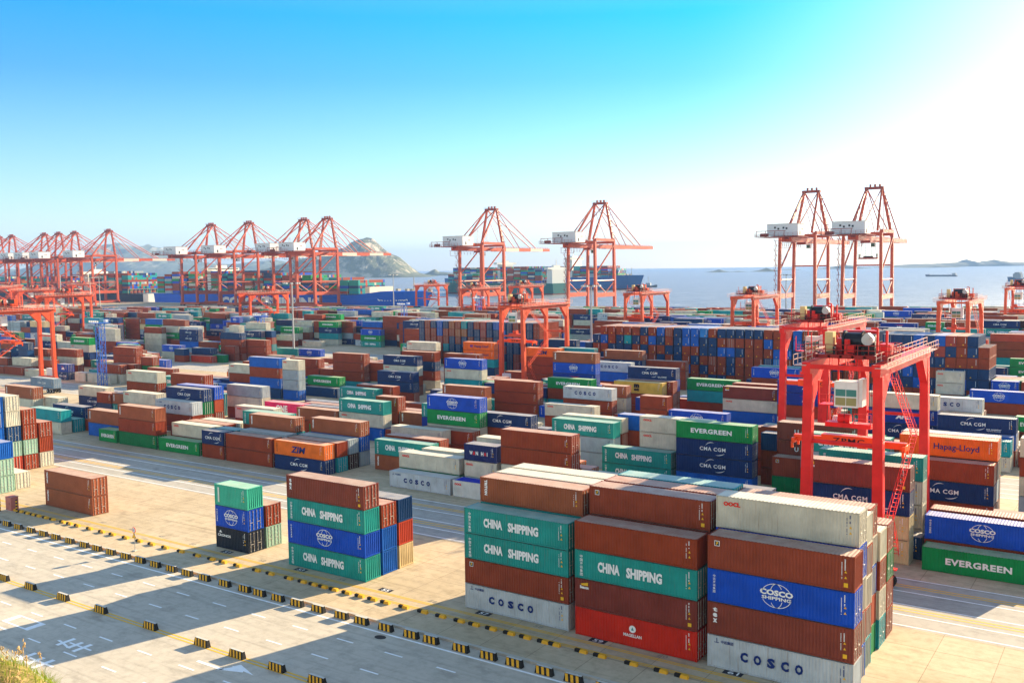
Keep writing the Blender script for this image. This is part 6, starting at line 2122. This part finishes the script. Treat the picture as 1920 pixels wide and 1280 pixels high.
def ship(loc,rz,L,B,zd,zb,hull,label,bays,bridge,boxlabel,textf=None,boot=True,z0=1.0,pale=0,one=None,extras=None):
    r=empty('container_ship',loc,rz); tag(r,label,'ship','ships beyond the quay')
    hull_mesh(L,B,zd,zb).build('hull',hull,r)
    if boot:
        mb=hull_mesh(L*1.0005,B*1.006,1.6,0); mb.build('boot_stripe',flat('antifouling_red',(.30,.04,.03),.6),r)
    for (x,w,z1,dep) in bridge:
        b=MB(); b.box(x,-dep/2,zd,x+w,dep/2,z1); b.box(x+w*.25,-B/2-.5,z1,x+w*.9,B/2+.5,z1+3.0); b.box(x+w*.35,-dep/4,z1+3,x+w*.7,dep/4,z1+6)
        h=b.build('bridge_tower',SHW,r); mb=MB()
        mb.box(x+w*.9,-B/2+1,z1+1.3,x+w*.9+.1,B/2-1,z1+2.3)
        for z in range(int(zd)+3,int(z1)-2,3):
            for k in range(5): mb.box(x+w*.12+k*w*.17,-dep/2-.08,z,x+w*.12+k*w*.17+w*.06,-dep/2,z+1)
        mb.build('window',GLS,h); MB().beam((x+w*.5,0,z1+6),(x+w*.5,0,z1+14),.8).build('radar_mast',SHW,h)
    MB().tube((L*.965,0,zd+zb),(L*.965,0,zd+zb+13),.6,8,.3).build('fore_mast',SHY,r)
    mb=MB(); mb.box(L*.845,-B*.40,zd,L*.86,B*.40,zd+zb+4); mb.build('breakwater',SHW2,r)
    for xx in (L*.91,L*.94,L*.955): MB().box(xx,-2,zd+zb,xx+3,2,zd+zb+2).build('winch',SHY,r)
    if textf: textf(r)
    if extras: extras(r)
    mb=MB(); rnd=random.Random(int(L))
    for (xa,n,t,rowsn) in bays:
        col=None
        for i in range(n):
            x=xa+i*13.6; tt=t if isinstance(t,int) else t[i%len(t)]
            nr=min(rowsn,int(B/2.5))
            for k in range(tt):
                dom=rnd.choice(SHC)
                for j in range(nr):
                    y=-nr*1.25+j*2.5
                    if 0<j<nr-1 and k<tt-1 and i not in (0,n-1): continue
                    c_=dom if rnd.random()<.6 else rnd.choice(SHC)
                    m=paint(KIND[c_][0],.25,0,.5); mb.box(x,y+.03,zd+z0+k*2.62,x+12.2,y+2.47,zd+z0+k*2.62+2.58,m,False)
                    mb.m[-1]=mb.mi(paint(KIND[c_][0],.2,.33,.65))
    o=mb.build('deck_containers',None); o.location=loc; o.rotation_euler=(0,0,rz); tag(o,boxlabel,'containers','containers loaded on ships',kind='stuff')
    # lashing bridges between bays
    mb=MB()
    for (xa,n,t,rowsn) in bays:
        for i in range(0,n+1,2):
            x=xa+i*13.6-1.0
            for j in range(9): mb.box(x,-B/2+1+j*(B-2)/8-.15,zd,x+.4,-B/2+1+j*(B-2)/8+.15,zd+5.5)
            mb.box(x,-B/2+1,zd+5.2,x+.6,B/2-1,zd+5.6)
    mb.build('lashing_bridge',SHY,r)
    return r
SHW=flat('ship_white',(.72,.70,.64),.5); SHW2=flat('ship_cream',(.72,.62,.42),.6); SHY=flat('ship_buff',(.45,.38,.24),.6)
def t1(r):
    mb=MB(); 
    put_text(mb,'COSCO SHIPPING',None,(120,-21.9,-.5+1.5),(1,0,0),(0,0,1),150,11.5,bold=.06); mb.build('hull_lettering',WHT,r)
    mb=MB(); put_text(mb,'COSCO AFRICA',None,(340,-17.2,9.5),(.975,.22,0),(0,0,1),32,3.4,bold=.04); mb.build('name_lettering',WHT,r)
hb=flat('hull_blue',(.003,.10,.56),.45)
ship((-946,684,-4.5),0,384,43,15,3.5,hb,'long bright blue container ship moored along the quay',
 [(10,4,[7,8,9],17),(66,1,8,17),(104,5,[9,9,8],17),(174,5,[7,8,8,7,6],17),(244,2,[7,6],17),(278,3,[6,5,5],15)],[(86,14,40,30),],'mixed containers loaded on the long bright blue ship at the quay',t1)
dk=flat('hull_dark',(.015,.03,.07),.5)
def ex(r):
    mb=MB(); mb.box(345,-22,3,372,22,15.2); mb.build('stern_house',SHW,r)
    mb=MB(); mb.box(180,-9,15,205,9,42); mb.build('funnel_block',SHW2,r)
ship((-1560,690,-4.5),0,600 if False else 360,46,14,2,dk,'dark-hulled container ship moored behind the far-left quay cranes',[(20,8,[7,6,7],16),(230,7,[8,7,6],16)],[(150,16,36,30)],'containers loaded on the dark-hulled ship behind the far-left quay cranes')
ship((-968,694,-4.5),math.pi,330,44,14,2,dk,'dark container ship with white stern house, moored left of the bright blue ship',[(40,6,[9,9,10,9],16),(160,7,[8,7],16)],[(130,14,38,30)],'tall block of containers loaded on the dark ship left of the bright blue ship',extras=lambda r:(MB().box(-1,-22,2,9,22,14.2).build('stern_house',SHW,r)))
def t3(r):
    mb=MB(); put_text(mb,'EVER',None,(-.6,-2,8),(0,-1,0),(0,0,1),12,3); mb.build('name_lettering',WHT,r)
gh=flat('hull_green',(.01,.13,.12),.5)
ship((-704,1163,-4.5),math.pi-.15,236,42,16,1.5,gh,'green-hulled container ship under way in the middle distance',[(20,2,[7,8],16),(48,4,[9,9,8],16),(118,2,8,16),(150,5,[5,5,4],14)],[(104,10,44,24),(4,10,36,30)],'green and brown containers loaded on the green-hulled ship at sea')
ship((-1112,1435,-4.5),0,396,52,21,3,flat('hull_mid_blue',(.02,.12,.34),.5),'large blue container ship with white bridge passing behind the green ship',[(20,7,7,18),(150,8,7,18),(282,5,[7,7,6],18),(352,1,5,12)],[(262,14,52,34)],'containers loaded on the large blue ship passing at sea')
# small vessels
def small(loc,rz,L,B,zd,hull,label,parts,cat='boat'):
    r=empty('small_vessel',loc,rz); tag(r,label,cat); hull_mesh(L,B,zd,zd*.5).build('hull',hull,r)
    for nm,b in parts: MB().box(*b).build(nm,SHG,r)
    return r
SHG=flat('ship_grey',(.35,.38,.42),.6); DH=flat('hull_slate',(.10,.13,.17),.6)
small((-790,1585,-4.5),.1,34,10,3,DH,'small tug close to the bow of the large blue ship',[('wheelhouse',(14,-3,3,22,3,8)),('mast',(17,-.4,8,18,.4,20))],'tug')
small((-444,2809,-4.5),math.pi-.05,80,14,3.5,DH,'low dark barge on the open sea at right',[('deckhouse',(3,-5,3.5,12,5,9)),('bow_rail',(70,-3,5,73,3,7)),('hatch',(14,-5,3.5,66,5,4.6))],'barge')
small((-150,2040,-4.5),math.pi-.2,86,14,6,flat('hull_steel_blue',(.10,.17,.28),.6),'blue cargo boat cut by the right edge, deckhouse forward',[('deckhouse',(62,-6,6,76,6,15)),('bridge',(64,-7,15,73,7,18)),('hatch',(6,-5,6,58,5,8))],'cargo boat')
# ---------------- hills and islands ----------------
def hill_mat(name,rock,green,sc):
    m,n,b=nodes(name,.95); v=mapped(n,(1,1,1)); f=noise_t(n,v,sc,7,.65); g=N(n,'ShaderNodeNewGeometry'); s=N(n,'ShaderNodeSeparateXYZ'); n.links.new(g.outputs['Normal'],s.inputs[0])
    ad=N(n,'ShaderNodeMath',operation='MULTIPLY_ADD'); n.links.new(s.outputs[2],ad.inputs[0]); ad.inputs[1].default_value=.45; n.links.new(f,ad.inputs[2])
    n.links.new(mixc(n,ramp(n,ad.outputs[0],[(.70,(0,0,0)),(.86,(1,1,1))]),rock,green),b.inputs['Base Color']); return m
def ridge(name,dist,prof,depth,mat,nx=150,ny=40,rough=.16,lab=None):
    """prof: list of (pixel-free) lateral metres and heights across the line of sight at this distance"""
    C0=Vector((0,0,0))+Vector((F.x,F.y,0)).normalized()*dist; lat=Vector((math.cos(yw),math.sin(yw),0)); fo=Vector((F.x,F.y,0)).normalized()
    s0,s1=prof[0][0],prof[-1][0]; mb=MB()
    def ph(s):
        for (a,ha),(b_,hb_) in zip(prof,prof[1:]):
            if a<=s<=b_: return ha+(hb_-ha)*(s-a)/(b_-a)
        return 0
    for j in range(ny+1):
        t=-1+2*j/ny
        for i in range(nx+1):
            s=s0+(s1-s0)*i/nx; h=ph(s); bell=max(0,1-t*t)**.8
            p=C0+lat*s+fo*(t*depth)
            nn=noise.fractal(Vector((s*.006,t*depth*.006,dist*.01)),1.0,2.1,6); n2=abs(noise.fractal(Vector((s*.014,t*depth*.014,3.3)),1.0,2.0,5))
            z=h*bell*(1+rough*nn)-n2*h*.16*bell*(1 if abs(t)>.12 else .4)
            mb.v.append((p.x,p.y,max(-8,z-5)))
    for j in range(ny):
        for i in range(nx): a=j*(nx+1)+i; mb.f.append((a,a+1,a+nx+2,a+nx+1)); mb.m.append(0)
    o=mb.build(name,mat); tag(o,kind='structure'); return o
hm=hill_mat('rocky_hill',(.40,.34,.25),(.085,.10,.05),.018)
lat0=(690-960)/1772*5000
ridge('rocky_hill',5000,[(lat0+a,b) for a,b in [(-760,20),(-590,42),(-480,62),(-367,92),(-254,122),(-141,150),(-70,182),(0,198),(30,194),(70,166),(127,124),(170,100),(215,64),(254,26),(285,14),(330,6),(360,0)]],420,hm)
hm2=hill_mat('far_hill',(.25,.24,.20),(.09,.11,.07),.006)
def L9(px,d): return (px-960)/1772*d
ridge('far_hills',8600,[(L9(px,8600),h) for px,h in [(-300,40),(-100,90),(0,95),(60,60),(130,170),(180,262),(215,300),(235,305),(262,270),(285,285),(310,240),(345,160),(420,100),(470,120),(520,140),(560,90),(620,20),(640,0)]],900,hm2,180,30,.1)
ridge('rocky_islet',5600,[(L9(px,5600),h) for px,h in [(786,2),(800,14),(812,30),(818,36),(826,20),(850,16),(880,10),(905,2),(915,0)]],90,hm,60,14,.3)
for px0,px1,h,d in ((1326,1368,16,5200),(1368,1400,5,5200),(1410,1462,20,5200),(1462,1500,8,6500),(1530,1630,34,7000),(1690,1800,22,7000)):
    ridge('far_island',d,[(L9(px0,d),0),(L9(px0+(px1-px0)*.3,d),h*.5),(L9((px0+px1)/2,d),h),(L9(px0+(px1-px0)*.75,d),h*.45),(L9(px1,d),0)],120,hm2,40,10,.3)
ridge('far_coast',8000,[(L9(1620,8000),0),(L9(1700,8000),24),(L9(1760,8000),30),(L9(1800,8000),36),(L9(1815,8000),58),(L9(1830,8000),38),(L9(1860,8000),50),(L9(1900,8000),30),(L9(1990,8000),34),(L9(2100,8000),10)],200,hm2,120,10,.2)
# ---------------- hillside below the camera, grass ----------------
fo=Vector((F.x,F.y,0)).normalized(); la=Vector((math.cos(yw),math.sin(yw),0))
def hz(x,y):
    d=x*fo.x+y*fo.y; l=x*la.x+y*la.y
    z=31.5-.64*max(0,d+2)+.4*noise.noise(Vector((x*.3,y*.3,0)))
    k=1/(1+math.exp(min(40,(l+7.45)/.16)))*math.exp(-(d-15.6)**2/9); top=27.74-.40*(max(l,-12)+8.66)+.10*noise.fractal(Vector((x*1.6,y*1.6,2)),1,2,4)
    z=z+(top-z)*k if top>z else z
    return z
mb=MB(); nx,ny=150,130
for j in range(ny+1):
    for i in range(nx+1):
        x=-60+i*.55; y=-40+j*.55; mb.v.append((x,y,max(-1,hz(x,y))))
for j in range(ny):
    for i in range(nx): a=j*(nx+1)+i; mb.f.append((a,a+1,a+nx+2,a+nx+1)); mb.m.append(0)
o=mb.build('hillside',hill_mat('dry_earth',(.42,.30,.17),(.22,.17,.07),.9),smooth=True); tag(o,kind='structure')
gm,gn,gb=nodes('grass_blade',.6); gb.inputs['Subsurface Weight'].default_value=0
oi=gn.nodes.new('ShaderNodeNewGeometry'); gn.links.new(ramp(gn,oi.outputs['Random Per Island'],[(0,(.10,.17,.015)),(.55,(.22,.30,.03)),(1,(.40,.36,.08))]),gb.inputs['Base Color'])
tr=gn.nodes.new('ShaderNodeBsdfTranslucent'); tr.inputs[0].default_value=(.35,.45,.04,1); mx=gn.nodes.new('ShaderNodeMixShader'); mx.inputs[0].default_value=.4
gn.links.new(gb.outputs[0],mx.inputs[1]); gn.links.new(tr.outputs[0],mx.inputs[2]); gn.links.new(mx.outputs[0],gn.nodes['Material Output'].inputs[0])
rg=random.Random(5); mb=MB()
def blade(mb,p,h,w,lean,az):
    d=Vector((math.cos(az),math.sin(az),0)); s=Vector((-d.y,d.x,0)); b=len(mb.v)
    for k in range(4):
        t=k/3; c=p+d*(lean*t*t)+Vector((0,0,h*t*(1-.25*t*lean))); ww=w*(1-t*.92)
        mb.v+=[tuple(c-s*ww),tuple(c+s*ww)]
    for k in range(3): mb.f.append((b+2*k,b+2*k+1,b+2*k+3,b+2*k+2)); mb.m.append(0)
for i in range(2600):
    cx=rg.choice([(-7.72,15.6,.14),(-7.9,15.4,.16),(-8.0,15.8,.15),(-7.6,15.3,.10),(-8.6,15.5,.35)])
    l=cx[0]+rg.gauss(0,cx[2]); d=cx[1]+rg.gauss(0,.3); x=fo.x*d+la.x*l; y=fo.y*d+la.y*l
    blade(mb,Vector((x,y,hz(x,y)-.02)),rg.uniform(.06,.20),rg.uniform(.004,.008),rg.uniform(.05,.3),rg.uniform(0,6.28))
o=mb.build('grass',gm); tag(o,'bright green grass tuft on the bank at the lower left corner','grass',kind='stuff')
mb=MB(); hd=MB()
for i in range(34):
    l=rg.uniform(-9.4,-7.5); d=rg.uniform(15.1,16.0); x=fo.x*d+la.x*l; y=fo.y*d+la.y*l; p=Vector((x,y,hz(x,y)-.05)); q=p+Vector((rg.uniform(-.15,.2),rg.uniform(-.1,.1),rg.uniform(.12,.42)))
    mb.beam(p,q,.006); 
    for k in range(7): a=q+Vector((rg.gauss(0,.02),rg.gauss(0,.02),rg.uniform(-.02,.12))); hd.beam(a,a+Vector((rg.gauss(0,.02),rg.gauss(0,.02),.05)),.012)
n0=len(mb.v); mb.v+=hd.v; mb.f+=[tuple(n0+k for k in q) for q in hd.f]; mb.m+=hd.m
o=mb.build('dry_grass_stems',flat('dry_stem',(.55,.38,.18))); tag(o,'dry buff seed-head stems on the bank at the lower left corner','dry grass',kind='stuff')
# ---------------- finish the containers nobody could count ----------------
o=stuff['a'].build('container_stacks',None); tag(o,'the many further containers of all colours stacked across the yard','containers','shipping containers stacked in the yard',kind='stuff')
# ---------------- air ----------------
if HAZE>0:
    mb=MB(); mb.box(-15500,-900,-14,12000,15000,420); hz_=mb.build('haze',None); m=bpy.data.materials.new('haze_air'); m.use_nodes=True; n=m.node_tree; n.nodes.clear()
    oo=n.nodes.new('ShaderNodeOutputMaterial'); pv=n.nodes.new('ShaderNodeVolumePrincipled'); pv.inputs['Density'].default_value=HAZE; pv.inputs['Color'].default_value=(.26,.42,.70,1); pv.inputs['Anisotropy'].default_value=0
    n.links.new(pv.outputs[0],oo.inputs['Volume']); hz_.data.materials.append(m); tag(hz_,kind='stuff')
